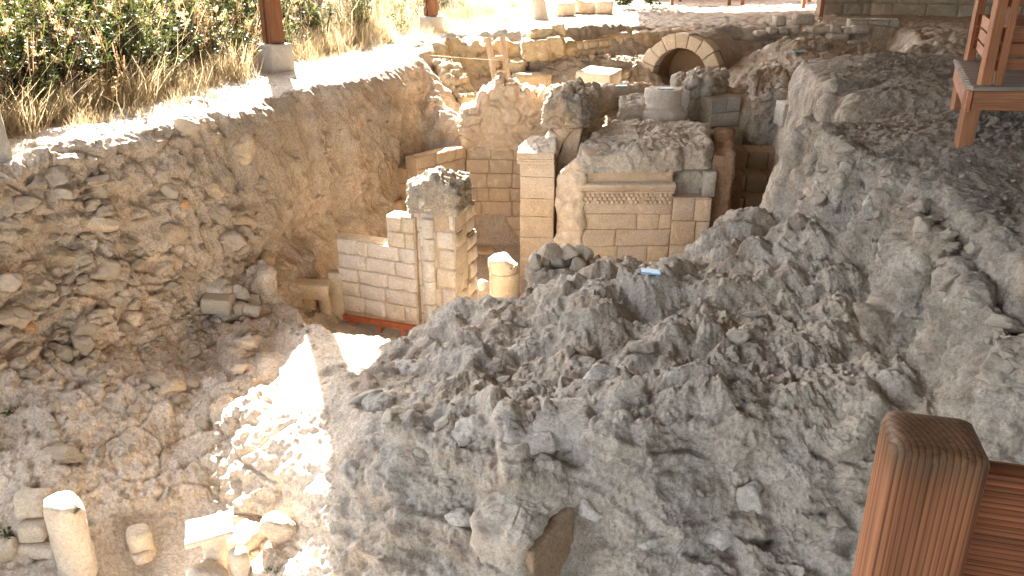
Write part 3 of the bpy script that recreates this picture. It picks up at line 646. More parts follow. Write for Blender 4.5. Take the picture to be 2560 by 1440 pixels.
def rowsurf(mb, G, closed_u=False, col=(1, 1, 1), disp=None):
    """grid of points (rows x cols x 3) -> quads, optional displacement fn(p, n)"""
    R, Cn, _ = G.shape
    if closed_u:
        Gp = np.concatenate([G[:, -2:-1] if False else G[:, -1:], G, G[:, :1]], 1); a = np.gradient(Gp, axis=1)[:, 1:-1]
    else: a = np.gradient(G, axis=1)
    b = np.gradient(G, axis=0); n = np.cross(a, b); n /= np.linalg.norm(n, axis=2, keepdims=True)+1e-9
    P = G.reshape(-1, 3).astype(np.float32); N_ = n.reshape(-1, 3).astype(np.float32)
    if disp is not None:
        dd = disp(P, N_)
        if isinstance(dd, tuple): dd, col = dd
        P = P+N_*dd[:, None]
    i, j = np.meshgrid(np.arange(R-1), np.arange(Cn if closed_u else Cn-1), indexing='ij')
    j2 = (j+1) % Cn
    f = np.stack([(i*Cn+j).ravel(), (i*Cn+j2).ravel(), ((i+1)*Cn+j2).ravel(), ((i+1)*Cn+j).ravel()], 1)
    mb.add(P, f, col)
def rubble_disp(a_big=.05, a_st=.05, sc=.16, fine=.015, seed=1, bsc=.4, warm=(1, 1, 1), cool=(1, 1, 1), stonew=.5):
    def fn(P, N_):
        w_ = P+np.stack([fbm(P/.4, 2, seed+1), fbm(P/.4, 2, seed+2), fbm(P/.4, 2, seed+3)], 1)*.07
        f1, f2, rv, dl, gr = worley(w_/sc, seed, True); e = sstep(0, .13, f2-f1)
        h = e*np.clip(.55+.45*rv+1.4*np.einsum('ij,ij->i', dl, gr)-.2*f1, -.1, 1.5)*(rv < .75)
        d = a_big*fbm(P/bsc, 2, seed)+a_st*h+fine*fbm(P/.06, 3, seed)+fine*.8*ridged(P/.13, 2, seed+9)
        t = sstep(-.3, .4, fbm(P/.5, 3, seed+5))[:, None]
        c = np.array(warm)*(1-t)+np.array(cool)*t
        k = (stonew*e*(rv < .75))[:, None]; c = c*(1-k)+np.array((1.12, 1.06, .98))*(.8+.35*rv)[:, None]*k
        return d, (c*(1+.1*fbm(P/.1, 2, seed+4))[:, None]).astype(np.float32)
    return fn
def mass(mb, foot, z0, ztop, disp, res=.04, taper=.0, zc=None, lean=(0, 0)):
    """rough lump on a star-shaped footprint; ztop: one value or one per footprint corner"""
    foot = np.array(foot, float); k = len(foot); zt = np.full(k, ztop, float) if np.isscalar(ztop) else np.array(ztop, float)
    cen = foot.mean(0); zc = zt.mean() if zc is None else zc
    P = np.concatenate([foot, foot[:1]]); Zt = np.concatenate([zt, zt[:1]])
    d = np.concatenate([[0], np.cumsum(np.linalg.norm(np.diff(P, axis=0), axis=1))]); n = max(12, int(d[-1]/res)); s = np.linspace(0, d[-1], n, endpoint=False)
    ring = np.stack([np.interp(s, d, P[:, 0]), np.interp(s, d, P[:, 1])], 1); zr = np.interp(s, d, Zt)
    kk = np.array([.25, .5, .25]); 
    for _ in range(max(1, int(.05/res))):
        ring = sum(w_*np.roll(ring, q, 0) for q, w_ in zip((-1, 0, 1), kk)); zr = sum(w_*np.roll(zr, q, 0) for q, w_ in zip((-1, 0, 1), kk))
    H = float((zr-z0).max()); nz = max(3, int(H/res)); rad = np.linalg.norm(ring-cen, axis=1).mean(); nr = max(3, int(rad/res))
    rows = []
    for t in np.linspace(0, 1, nz):
        sh = 1-taper*t; xy = cen+(ring-cen)*sh+np.array(lean)*t
        rows.append(np.concatenate([xy, (z0+(zr-z0)*t)[:, None]], 1))
    for t in np.linspace(0, .995, nr)[1:]:
        sh = (1-taper)*(1-t); xy = cen+(ring-cen)*sh+np.array(lean)
        rows.append(np.concatenate([xy, (zr*(1-t)+zc*t)[:, None]], 1))
    rowsurf(mb, np.stack(rows), True, disp=disp)
def pwall(mb, pts, zb, top, thick, disp, res=.05, batter=0.0):
    """wall following plan polyline pts (left to right as seen), top(s) its crest, with thickness and end caps"""
    pts = np.array(pts, float)[:, :2]; d = np.concatenate([[0], np.cumsum(np.linalg.norm(np.diff(pts, axis=0), axis=1))]); L = d[-1]
    n = max(6, int(L/res)); s = np.linspace(0, L, n)
    c = np.stack([np.interp(s, d, pts[:, 0]), np.interp(s, d, pts[:, 1])], 1)
    tg = np.gradient(c, axis=0); tg /= np.linalg.norm(tg, axis=1, keepdims=True); nn = np.stack([tg[:, 1], -tg[:, 0]], 1)
    zt = np.array([top(q) for q in s]); H = (zt-zb).max(); nz = max(4, int(H/res)); nt_ = max(3, int(thick/res))
    cols = []
    for t in np.linspace(0, 1, nz): cols.append((0.0, t))
    for t in np.linspace(0, 1, nt_)[1:]: cols.append((t, 1.0))
    for t in np.linspace(1, 0, max(4, nz//2))[1:]: cols.append((1.0, t))
    def column(i, sq=1.0):
        a = []
        for dep, t in cols:
            off = -thick*(.5+(dep-.5)*sq)
            a.append((c[i, 0]+nn[i, 0]*(off-batter*t*(1-dep)), c[i, 1]+nn[i, 1]*(off-batter*t*(1-dep)), zb+(zt[i]-zb)*t))
        return a
    G = [column(0, q) for q in (.0, .35, .7)]+[column(i) for i in range(n)]+[column(n-1, q) for q in (.7, .35, .0)]
    rowsurf(mb, np.array(G)[::-1], False, disp=disp)
def prof(*ps):
    xs = [p[0] for p in ps]; ys = [p[1] for p in ps]
    return lambda s: float(np.interp(s, xs, ys))
def lathe(mb, prof_, c, n=40, amp=.004, seed=0, col=(1, 1, 1), B=None, nsc=.12, topfn=None):
    pr = np.array(prof_, float); out = [pr[0]]
    for a, b in zip(pr[:-1], pr[1:]):
        k = max(1, int(np.linalg.norm(b-a)/.03))
        out += [a+(b-a)*q/k for q in range(1, k+1)]
    pr = np.array(out); th = np.linspace(0, 2*math.pi, n, endpoint=False)
    G = np.stack([np.stack([r*np.cos(th), r*np.sin(th), np.full(n, z)], 1) for r, z in pr])
    if topfn is not None: G[..., 2] = topfn(G)
    if B is not None: G = G@B
    G = G+np.array(c)
    rowsurf(mb, G, True, col=col, disp=(lambda P, N_: amp*fbm((P+seed)/nsc, 3, 2)) if amp else None)
import bmesh as _bm
_ICO = {}
def ico(sub):
    if sub not in _ICO:
        b = _bm.new(); _bm.ops.create_icosphere(b, subdivisions=sub, radius=1); b.verts.ensure_lookup_table()
        _ICO[sub] = (np.array([v.co[:] for v in b.verts], np.float32), np.array([[q.index for q in f.verts] for f in b.faces], np.int32)); b.free()
    return _ICO[sub]
def rock(mb, c, size, seed=0, sub=3, planes=11, rough=.03, rot=None, col=None, edge=.06, plo=.62, phi=1.0):
    rs = np.random.RandomState(int(seed)+1); d, f = ico(sub)
    pn = rs.normal(size=(planes, 3)); pn /= np.linalg.norm(pn, axis=1, keepdims=True); pd = rs.uniform(plo, phi, planes)
    t = np.full(len(d), 1.12, np.float32)
    for n_, q in zip(pn, pd):
        k = d@n_; t = np.minimum(t, np.where(k > .05, q/np.maximum(k, .05), 9))
    v = d*t[:, None]; v = v*(1-edge)+d*edge*.85
    v = v*(np.array(size)/2)
    v = v+d*(rough*np.mean(size)*fbm(v/(np.mean(size)*.28)+seed*3.1, 3, 5))[:, None]
    B = euler(*(rot if rot is not None else (rs.uniform(-.4, .4), rs.uniform(-.4, .4), rs.uniform(0, 6.28))))
    mb.add(v@B+np.array(c), f, col if col is not None else gcol(.1, (1, 1, 1), .06))
def hit(u, v, t0=2.0, t1=45.0):
    """where the photo ray of pixel u, v meets the base ground"""
    if 5 < u < 2555 and 5 < v < 1435 and t1 == 45.0:
        j, i = int(v/5), int(u/5); q = DBUF[max(0, j-1):j+2, max(0, i-1):i+2]; q = q[q < 1e8]
        if len(q):
            k = float(np.median(q)); d = ray(u, v); return (d[0]*k, d[1]*k, d[2]*k)
    d = ray(u, v); t = np.linspace(t0, t1, 5000); x = d[0]*t; y = d[1]*t; z = d[2]*t
    h = samp(HZ, x, y); k = np.argmax(z < h)
    return (x[k], y[k], float(h[k])) if k > 0 else (x[-1], y[-1], z[-1])
def pxm(p): return F/(p[1]*CP-p[2]*SP)      # photo pixels per metre at a point
def single(name, label, cat, mb, mat, group=None, smooth=True, sharp=None):
    o = mb.build(name, mat, None, smooth, sharp); return tag(o, label, cat, group)
# ================================================================ RUINS
def X_(u, y, v=600): return PY(u, v, y)[0]
def z_(v, y, u=1280): return PY(u, v, y)[2]
FL = -5.0
# ---- ashlar wall
A = (X_(848, 10.95, 700), 10.95); B = (X_(1040, 10.45, 700), 10.45)
t = thing('ashlar_wall', 'low wall of squared pale blocks with a taller stub, left of the leaning pillar', 'wall', (A[0], A[1], -4.72))
mb = MB(); L = math.dist(A, B)
masonry(mb, A, B, -4.72, (.235, .215, .21, .22, .21), .32, bw=(.3, .52), joint=.009, amp=.015, r=.016, tv=.07, top=lambda s: -3.6 if s > .0 else -9, jit=.01, tint=(1.12, 1.08, 1.02), chip=.03)
mb.build('block_courses', M['lime'], t)
mb = MB(); masonry(mb, (A[0]+(B[0]-A[0])*.66, A[1]+(B[1]-A[1])*.66), B, -3.63, (.22, .21), .3, bw=(.24, .4), tv=.06, tint=(1.12, 1.08, 1.02), amp=.014, chip=.03); mb.build('upper_blocks', M['lime'], t)
# ---- pillar
px0, px1 = X_(1036, 10.4, 600), X_(1136, 10.3, 600)
t = thing('ruined_pillar', 'tall pale stone pillar with half round shaft and dark rubble on top', 'pillar', (px0, 10.3, FL))
mb = MB(); masonry(mb, (px0+.06, 10.42), (px1, 10.28), FL, (.30, .28, .29, .27, .28, .26, .24, .17), .5, bw=(.16, .3), tint=(1.02, .98, .92), jit=.018, amp=.01, r=.03, chip=.03, tv=.07)
mb.build('front_face', M['lime'], t)
mb = MB(); masonry(mb, (px1+.005, 10.30), (X_(1190, 11.15, 600), 11.15), FL, (.27, .26, .24, .25, .22, .2, .22, .2, .2), .36, bw=(.16, .34), top=prof((0, -2.85), (.4, -2.9), (.62, -3.0), (.7, -3.02), (.95, -2.98)), tint=(.98, .9, .8), jit=.03, amp=.012, r=.03, chip=.04)
mb.build('side_face', M['lime'], t)
for k, (uu_, yy, rad) in enumerate(((1072, 10.38, .085),)):
    mb = MB(); z = FL
    for h in (.33, .3, .34, .3, .31, .27):
        lathe(mb, [(.001, z), (rad*.96, z), (rad, z+.015), (rad, z+h-.03), (rad*.95, z+h-.012), (.001, z+h-.012)], (X_(uu_, yy, 600)+rng.uniform(-.008, .008), yy+rng.uniform(-.01, .01), 0), 22, .008, z*9, gcol(.06)); z += h
    mb.build('half_round_shaft', M['lime'], t)
mb = MB(); masonry(mb, (px0-.02, 10.55), (px0+.1, 10.5), FL, (.4, .42, .38, .4, .3), .4, bw=(.2, .22), tv=.05); mb.build('corner_strip', M['lime'], t)
mb = MB()
fo = [(X_(1026, 10.5, 500), 10.48), (X_(1080, 10.33, 500), 10.36), (X_(1138, 10.25, 500), 10.3), (X_(1168, 10.6, 480), 10.65), (X_(1172, 11, 480), 11.0), (X_(1100, 11.1, 480), 11.1), (X_(1025, 10.95, 480), 10.95)]
mass(mb, fo, -3.1, [z_(470, 10.5), z_(452, 10.4), z_(470, 10.4), z_(455, 10.6), z_(436, 11), z_(424, 11.1), z_(455, 10.95)], rubble_disp(.04, .05, .1, .022, 3, .3, (1.15, 1.0, .8), (.95, .92, .88)), .024, .06, zc=z_(425, 10.8))
mb.build('rubble_top', M['rubble'], t)
# ---- plastered back wall with return
cx, cy = X_(1166, 14.75, 450), 14.75
t = thing('plastered_wall', 'tall plastered back wall with a jagged broken crest, behind the pillar', 'wall', (cx, cy, FL))
def uxs(u, y=14.75, v=300): return X_(u, y, v)-cx
tp = prof((0, z_(286, 14.9)), (uxs(1190), z_(262, 14.9)), (uxs(1212), z_(238, 14.9)), (uxs(1226), z_(222, 14.9)), (uxs(1245), z_(207, 14.9)), (uxs(1275), z_(205, 14.9)), (uxs(1300), z_(214, 14.9)), (uxs(1320), z_(232, 14.9)), (uxs(1372), z_(231, 14.9)), (uxs(1420), z_(236, 14.9)))
tp0 = tp; tp = lambda s: tp0(s)+.05*math.sin(s*23)+.04*math.sin(s*41+1)-.05*(math.sin(s*9) > .4)
mb = MB(); pwall(mb, [(cx-.02, cy), (X_(1420, 14.7, 300), 14.7)], z_(375, 14.7), tp, .62, rubble_disp(.05, .07, .24, .016, 8, .5, (1.05, .92, .78), (1.1, 1.02, .92), .5), .022)
mb.build('broken_crest', M['plaster'], t)
mb = MB(); masonry(mb, (cx, cy-.03), (X_(1330, 14.68, 500), 14.68), FL, (.29, .27, .28, .26, .27, .26, .22), .5, bw=(.2, .6), joint=.004, amp=.022, r=.014, jit=.014, tint=(.98, .88, .76), tv=.08, chip=.03)
mb.build('lower_courses', M['plaster'], t)
mb = MB(); pa = (X_(1046, 13.75, 500), 13.75)
masonry(mb, pa, (cx+.005, cy-.06), FL, (.29, .28, .28, .27, .27, .28, .2), .3, bw=(.2, .6), joint=.004, amp=.02, r=.012, tint=(1.0, .88, .74), top=prof((0, -3.25), (.5, -3.1), (1.1, -3.0)), tv=.08, chip=.03)
mb.build('return_face', M['plaster'], t)
# old ashlar facing left in the clay bank
t = thing('facing_wall', 'crumbling stone facing set in the brown clay bank behind the ashlar wall', 'wall', (X_(960, 13.2, 560), 13.2, FL))
mb = MB(); masonry(mb, (X_(905, 13.05, 560), 13.05), (X_(1050, 14.1, 520), 14.1), FL, (.3, .27, .26, .28, .25, .26, .22), .3, bw=(.18, .4), joint=.014, amp=.02, r=.03, jit=.05, tint=(1.1, .95, .76), tv=.12, chip=.04, top=prof((0, -3.9), (.4, -3.7), (.8, -3.9), (1.2, -3.5), (1.5, -3.4)))
mb.build('block_courses', M['plaster'], t)
# ---- pilaster
xl, xr = X_(1297, 12.9, 450), X_(1386, 12.82, 450)
t = thing('square_pilaster', 'smooth square stone pilaster with moulded head and sunlit broken top', 'pillar', (xl, 12.9, FL))
mb = MB(); masonry(mb, (xl+.02, 12.9), (xr, 12.82), FL, (.42, .33, .36, .30, .36, .21), .55, bw=(.9, 1.0), joint=.003, amp=.008, r=.005, jit=.003, tint=(1, .93, .84), tv=.04, chip=.012); mb.build('shaft', M['lime'], t)
zz = FL+1.98
mb = MB()
for dz_, h_, g_ in ((0, .05, .012), (.05, .035, .03), (.085, .10, .02)):
    v, f = rblock((xr-xl+g_, .57+g_, h_), .01, .004, rng.random()*50); mb.add(place(v, ((xl+xr)/2+.01, 13.13-.0, zz+dz_+h_/2), basis((1, -.1, 0))), f, (1, .93, .85))
mb.build('moulded_head', M['lime'], t)
mb = MB(); mass(mb, [(xl, 12.86), (xr, 12.8), (xr+.05, 13.3), (xl+.2, 13.45), (xl, 13.3)], zz+.17, [z_(388, 12.9), z_(388, 12.85), z_(345, 13.3), z_(342, 13.4), z_(372, 13.3)], rubble_disp(.015, .02, .14, .008, 14, .3), .026, .0)
mb.build('broken_top', M['lime'], t)
# ---- arch pier
t = thing('arch_pier', 'leaning pier with the curved springing of a broken arch and grey rubble head', 'pier', (X_(1415, 13.4, 500), 13.4, FL))
mb = MB(); Y0 = 13.35
lft = [(600, 1396), (520, 1394), (440, 1390), (400, 1396), (360, 1408), (320, 1424), (295, 1436)]
rgt = [(600, 1452), (520, 1452), (440, 1440), (400, 1440), (360, 1446), (320, 1455), (295, 1462)]
rows = []
for v in np.linspace(690, 292, 60):
    ul = np.interp(-v, [-a for a, b in lft], [b for a, b in lft]); ur = np.interp(-v, [-a for a, b in rgt], [b for a, b in rgt])
    a = np.array(PY(ul, v, Y0)); b = np.array(PY(ur, v, Y0)); k = .5; ring = []
    for q in np.linspace(0, 1, 12): ring.append(a+(b-a)*q)
    for q in np.linspace(0, 1, 12)[1:]: ring.append(b+np.array((.02, k*q, 0)))
    for q in np.linspace(0, 1, 12)[1:]: ring.append(b+(a-b)*q+np.array((0, k, 0)))
    for q in np.linspace(0, 1, 12)[1:-1]: ring.append(a+np.array((0, k*(1-q), 0)))
    rows.append(ring)
rowsurf(mb, np.array(rows)[::1], True, disp=lambda P, N_: (.02*fbm(P/.3, 3, 6)+.008*fbm(P/.05, 2, 3), np.broadcast_to(np.array((1, .88, .74), np.float32), P.shape)))
mb.build('curved_stem', M['lime'], t)
for k, (u, v, ru) in enumerate(((1374, 440, .0), (1377, 402, .12), (1384, 368, .3), (1396, 338, .48), (1412, 312, .66), (1432, 296, .85))):
    mb = MB(); vv, f = rblock((.24, .5, .22), .03, .014, k*7+3, chip=.04)
    mb.add(place(vv@euler(0, ru, .06), PY(u-8, v+8, 13.55), np.eye(3)), f, gcol(.07, (1, .9, .78))); mb.build('voussoir', M['lime'], t)
mb = MB(); mass(mb, [(X_(1364, 13.4, 280), 13.4), (X_(1400, 13.3, 280), 13.25), (X_(1448, 13.35, 280), 13.3), (X_(1478, 13.7, 260), 13.7), (X_(1500, 14.3, 230), 14.4), (X_(1430, 14.8, 220), 14.8), (X_(1366, 14.6, 230), 14.6)], z_(322, 13.3), [z_(270, 13.4), z_(248, 13.3), z_(262, 13.3), z_(240, 13.7), z_(222, 14.4), z_(208, 14.8), z_(226, 14.6)], rubble_disp(.07, .08, .17, .025, 19, .35, (1.2, 1.0, .78), (1.0, .98, .95)), .028, .08, zc=z_(212, 14.2))
mb.build('rubble_head', M['rubble'], t)
# alcove wall behind
t = thing('curved_alcove_wall', 'low curved wall with a flat grey crest behind the arch pier', 'wall', (X_(1530, 15.6, 260), 15.6, -3.2))
mb = MB(); pwall(mb, [(X_(1428, 14.6, 260), 14.6), (X_(1445, 15.2, 260), 15.2), (X_(1480, 15.6, 260), 15.65), (X_(1540, 15.85, 260), 15.85), (X_(1632, 16.1, 260), 16.1)], -3.3, prof((0, -2.2), (.6, -2.22), (1.2, -2.24), (2.4, -2.24)), .4, rubble_disp(.03, .04, .17, .01, 23, .4, (1.02, .9, .76), (.95, .9, .82), .25), .03)
mb.build('plaster_face', M['plaster'], t)
# ---- frieze wall
xl, xr, YF = X_(1452, 12.3, 550), X_(1678, 12.3, 550), 12.3
t = thing('frieze_wall', 'thick ruined wall with moulded cornice and carved scale frieze, grey rubble on top', 'wall', (xl, YF, FL))
zf0, zf1, zc1, zp1 = z_(510, YF), z_(483, YF), z_(456, YF), z_(388, YF)
mb = MB(); hh = (zf0-.16-FL)/5
masonry(mb, (xl, YF), (xr, YF), FL, (hh*.95, hh*1.05, hh*1.0, hh*1.05, hh*.95), .6, bw=(.32, .95), joint=.004, amp=.012, r=.008, jit=.005, tint=(1, .92, .82), tv=.05, chip=.03, cap=16); mb.build('block_courses', M['lime'], t)
mb = MB(); v, f = rblock((xr-xl, .58, .17), .012, .014, 4, .04, cap=30); mb.add(place(v, ((xl+xr)/2, YF+.285, zf0-.075), np.eye(3)), f, (.98, .9, .8)); mb.build('plain_band', M['lime'], t)
mb = MB(); v, f = cbox((xr-xl, .5, zf1-zf0), .008); mb.add(place(v, ((xl+xr)/2, YF+.24, (zf0+zf1)/2), np.eye(3)), f, (.92, .84, .74))
d_, f_ = ico(2); m_ = d_[:, 1] <= 2
rows_ = 3; cols_ = 19
for r_ in range(rows_):
    for c_ in range(cols_):
        if rng.random() < .07: continue
        w_ = (xr-xl)/cols_; cxx = xl+(c_+.5+(.5 if r_ % 2 else 0))*w_
        if cxx > xr-.02: continue
        zz_ = zf1-(r_+.45)*(zf1-zf0)/rows_
        mb.add(d_*np.array((w_*.47, .035, (zf1-zf0)/rows_*.62))+np.array((cxx, YF-.005, zz_)), f_, gcol(.06, (1, .93, .84)))
mb.build('scale_frieze', M['lime'], t)
mb = MB(); P = [(0, zf1), (-.03, zf1+.004), (-.035, zf1+.03), (-.015, zf1+.036), (-.02, zf1+.045), (-.06, zf1+.05), (-.085, zc1-.06), (-.12, zc1-.045), (-.125, zc1-.012), (-.03, zc1), (.0, zc1+.012)]
n_ = 60; G = np.array([[(x, YF+py, pz) for py, pz in P] for x in np.linspace(xl-.01, xr+.01, n_)]); G[:, :, 1] += .012*fbm(G.reshape(-1, 3)/.1, 3, 3).reshape(G.shape[:2]); rowsurf(mb, G, False, col=(1, .94, .86)); mb.f[-1] = mb.f[-1][:, ::-1]
mb.build('cornice', M['lime'], t)
mb = MB(); v, f = rblock((xr-xl-.02, .5, zp1-zc1), .03, .012, 9, .04, cap=30); mb.add(place(v, ((xl+xr)/2, YF+.235, (zp1+zc1)/2), np.eye(3)), f, (1, .9, .78)); mb.build('plaster_panel', M['plaster'], t)
mb = MB(); x0_, x1_ = X_(1408, 12.4, 400), X_(1786, 12.5, 400)
foot_ = [(X_(1424, 12.4, 410), 12.4), (X_(1456, 12.2, 400), 12.22), (X_(1520, 12.2, 400), 12.2), (X_(1600, 12.2, 400), 12.26), (xr, 12.28), (xr+.12, 12.5), (x1_-.15, 12.42), (x1_, 12.6), (x1_+.02, 13.3), (X_(1770, 14, 320), 14.0), (X_(1640, 14.5, 300), 14.5), (X_(1530, 14.3, 320), 14.3), (X_(1490, 13.6, 330), 13.6), (X_(1452, 12.95, 370), 12.95)]
mass(mb, foot_, z_(428, 12.3), [z_(412, 12.4), z_(388, 12.3), z_(386, 12.3), z_(378, 12.3), z_(378, 12.3), z_(372, 12.5), z_(374, 12.5), z_(368, 12.6), z_(332, 13.3), z_(312, 14), z_(298, 14.5), z_(300, 14.3), z_(328, 13.6), z_(372, 12.95)], rubble_disp(.06, .04, .3, .022, 31, .5, (1.12, 1.06, .98), (1.15, 1.12, 1.06), .25), .03, .03, zc=z_(338, 13.3))
mb.build('rubble_cap', M['limegrey'], t)
mb = MB(); mass(mb, [(X_(1398, 12.5, 500), 12.45), (X_(1428, 12.3, 500), 12.3), (xl+.02, 12.27), (xl+.02, 12.9), (X_(1404, 12.9, 500), 12.9)], FL, [z_(440, 12.45), z_(410, 12.3), z_(405, 12.3), z_(405, 12.9), z_(440, 12.9)], rubble_disp(.07, .05, .22, .014, 37, .3, (1.05, .95, .82), (1.05, 1, .95), .3), .028, .0)
mb.build('broken_edge', M['lime'], t)
mb = MB(); sx0, sx1 = xr+.005, X_(1772, 12.3, 560)
masonry(mb, (sx0, YF-.02), (sx1, YF-.06), FL, (.42, .40, .40, .36), .7, bw=(.28, .6), joint=.01, amp=.006, tint=(1, .93, .84), tv=.05); mb.build('side_pier', M['lime'], t)
mb = MB(); v, f = rblock((sx1-sx0-.01, .6, FL+1.58-FL-.0), .02, .008, 5, .07, cap=12)
mb = MB(); v, f = rblock((X_(1768, 12.25, 530)-sx0, .62, z_(494, 12.25)-(FL+1.58)), .015, .006, 5, .05, cap=12, chip=.02); mb.add(place(v, ((sx0+X_(1768, 12.25, 530))/2, YF+.24, (z_(494, 12.25)+FL+1.58)/2), np.eye(3)), f, (1, .94, .85)); mb.build('corner_block', M['lime'], t)
mb = MB(); mass(mb, [(sx0+.02, 12.5), (sx0+.25, 12.55), (X_(1762, 12.5, 450), 12.5), (X_(1772, 12.8, 450), 12.8), (X_(1765, 13.2, 450), 13.2), (sx0+.02, 13.1)], z_(496, 12.4), z_(385, 12.5), rubble_disp(.10, .07, .2, .02, 43, .3, (.95, .93, .9), (1, 1, 1), .3), .03, .0); mb.build('torn_core', M['limegrey'], t)
mb = MB(); v, f = rblock((.2, .4, .42), .02, .008, 6, chip=.03); mb.add(place(v, (X_(1772, 12.45, 450), 12.55, z_(458, 12.45)), np.eye(3)), f, (1, 1, .98)); mb.build('jamb_block', M['limegrey'], t)
t = thing('trench_wall', 'smooth brown mud brick wall of the narrow trench in the foreground', 'wall', (.1, 4.75, -4.6))
mb = MB(); tw_ = [(.14, 4.39, -3.66), (.285, 4.565, -3.615), (.43, 4.735, -3.57)]; pwall(mb, tw_, -4.6, prof((0, tw_[0][2]), (.22, tw_[1][2]), (.44, tw_[2][2])), .09, rubble_disp(.006, .004, .2, .003, 88, .2, (.95, .8, .66), (1, .88, .76), .1), .012); mb.build('mud_face', M['mudshade'], t)
mb = MB(); mass(mb, [(.06, 4.42), (.21, 4.61), (.36, 4.79), (.36, 4.94), (.2, 4.97), (-.05, 4.87), (-.26, 4.72), (-.24, 4.56), (-.06, 4.44)], -5.0, [-3.60, -3.565, -3.52, -3.47, -3.46, -3.48, -3.56, -3.62, -3.63], rubble_disp(.02, .02, .2, .014, 89, .3, (1.0, .95, .89), (1.04, 1.0, .95), .25), .016, .0, zc=-3.50); mb.build('rubble_backing', M['limegrey'], t)
# ---- column base with blue tile
c = PY(1660, 285, 14.9)
t = thing('ancient_column', 'round moulded column base on the grey platform, teal tile on top', 'column base', (c[0], 14.9, c[2]-.1))
zt = z_(222, 14.9); mb = MB(); zb = c[2]-.12
lathe(mb, [(.41, zb), (.43, zb+.1), (.425, zb+.19), (.38, zb+.215), (.375, zb+.235), (.39, zb+.25), (.385, zb+.27), (.34, zb+.30), (.335, zt-.02), (.325, zt), (.001, zt)], (c[0]-.02, 14.95, 0), 44, .022, 3, (.86, .86, .86)); mb.build('moulded_drum', M['lime'], t)
mb = MB(); v, f = rblock((.3, .55, zt-zb), .03, .03, 8, chip=.08); mb.add(place(v, (c[0]+.28, 15.05, (zt+zb)/2-.02), np.eye(3)), f); mb.build('attached_block', M['limegrey'], t)
def tile(p, mat, label, sz=(.2, .14, .018), rot=(0, 0, .2)):
    mb = MB(); v, f = cbox(sz, .003); mb.add(place(v@euler(*rot), p, np.eye(3)), f); return single('glass_tile', label, 'tile', mb, mat, 'blue marker tiles', False)
tile((c[0]-.0, 14.85, zt+.012), M['tileteal'], 'teal tile lying on the round column base', (.24, .14, .02), (0, 0, .1))
tile((X_(1551, 15.9, 216), 15.72, -2.2), M['tileteal'], 'thin teal tile on the crest of the curved alcove wall', (.22, .12, .02), (0, 0, .1))
p = hit(1992, 134); tile((p[0], p[1], p[2]+.04), M['tileteal'], 'small teal tile on the far earth mound', (.26, .2, .02), (0, .05, .2))
p = hit(1626, 686); tile((p[0], p[1], p[2]+.03), M['tile'], 'light blue tile on the crest of the grey foreground mound', (.185, .17, .018), (-.12, .08, -.12))
# ---- walls beside the corridor
def rough_mass(name, label, pts, z0, zt, mat='limegrey', seed=50, a=(.04, .05), res=.035, zc=None, cat='wall', sc=.15, warm=(1, .97, .92)):
    mb = MB(); mass(mb, pts, z0, zt, rubble_disp(a[0], a[1], sc, .014, seed, .35, warm, (1, 1, 1), .3), res, .03, zc); return single(name, label, cat, mb, M[mat])
rough_mass('broken_wall', 'flat topped broken wall stub behind the round column base', [(X_(1684, 15.9, 205), 15.9), (X_(1735, 15.8, 205), 15.8), (X_(1772, 15.9, 205), 15.9), (X_(1805, 16.6, 190), 16.6), (X_(1812, 17.4, 185), 17.4), (X_(1740, 17.5, 185), 17.5), (X_(1690, 16.8, 195), 16.8)], -3.3, [z_(212, 15.9), z_(205, 15.8), z_(204, 15.9), z_(190, 16.6), z_(178, 17.4), z_(180, 17.5), z_(196, 16.8)], seed=51, a=(.08, .09), res=.03)
rough_mass('grey_platform_block', 'flat grey rough block in front of the curved alcove wall', [(X_(1548, 14.9, 260), 14.9), (X_(1612, 14.8, 260), 14.8), (X_(1620, 15.6, 240), 15.6), (X_(1556, 15.6, 240), 15.6)], -3.1, [z_(272, 14.9), z_(268, 14.8), z_(238, 15.6), z_(240, 15.6)], seed=57, cat='block', a=(.05, .05), res=.03)
t = thing('corridor_ashlar', 'dark wall of large smooth blocks at the back of the stepped corridor', 'wall', (X_(1780, 15.3, 270), 15.3, -4))
mb = MB(); masonry(mb, (X_(1735, 14.6, 300), 14.6), (X_(1862, 15.3, 300), 15.3), -4.2, (.4, .42, .44), .4, bw=(.42, .75), joint=.006, amp=.006, tv=.06, tint=(.95, .92, .86)); mb.build('lower_blocks', M['limegrey'], t)
mb = MB(); masonry(mb, (X_(1780, 15.5, 240), 15.5), (X_(1855, 15.75, 240), 15.75), -2.94, (.26, .28), .45, bw=(.5, .8), joint=.008, amp=.008, tv=.06); mb.build('upper_blocks', M['limegrey'], t)
t = thing('corridor_side_wall', 'brown plastered wall along the left of the stepped corridor', 'wall', (3.2, 13.5, FL))
mb = MB(); pwall(mb, [(3.12, 12.5), (3.3, 13.3), (3.55, 14.3), (3.72, 14.9)][::-1], FL, prof((0, -2.85), (2.5, -2.8)), .3, rubble_disp(.05, .02, .2, .01, 61, .4, (1, .85, .7), (.95, .85, .75), .1), .045); mb.build('plaster_face', M['shadewall'], t)
mb = MB()
for k, (u, v, w_, h_) in enumerate(((1836, 375, .34, .9),)):
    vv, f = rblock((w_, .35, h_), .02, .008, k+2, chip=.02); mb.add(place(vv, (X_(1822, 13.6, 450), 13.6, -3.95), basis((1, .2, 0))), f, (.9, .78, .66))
mb.build('door_jamb', M['shadewall'], t)
t = thing('stone_stairs', 'flight of worn stone steps rising along the dark corridor', 'stairs', (3.9, 12.3, FL))
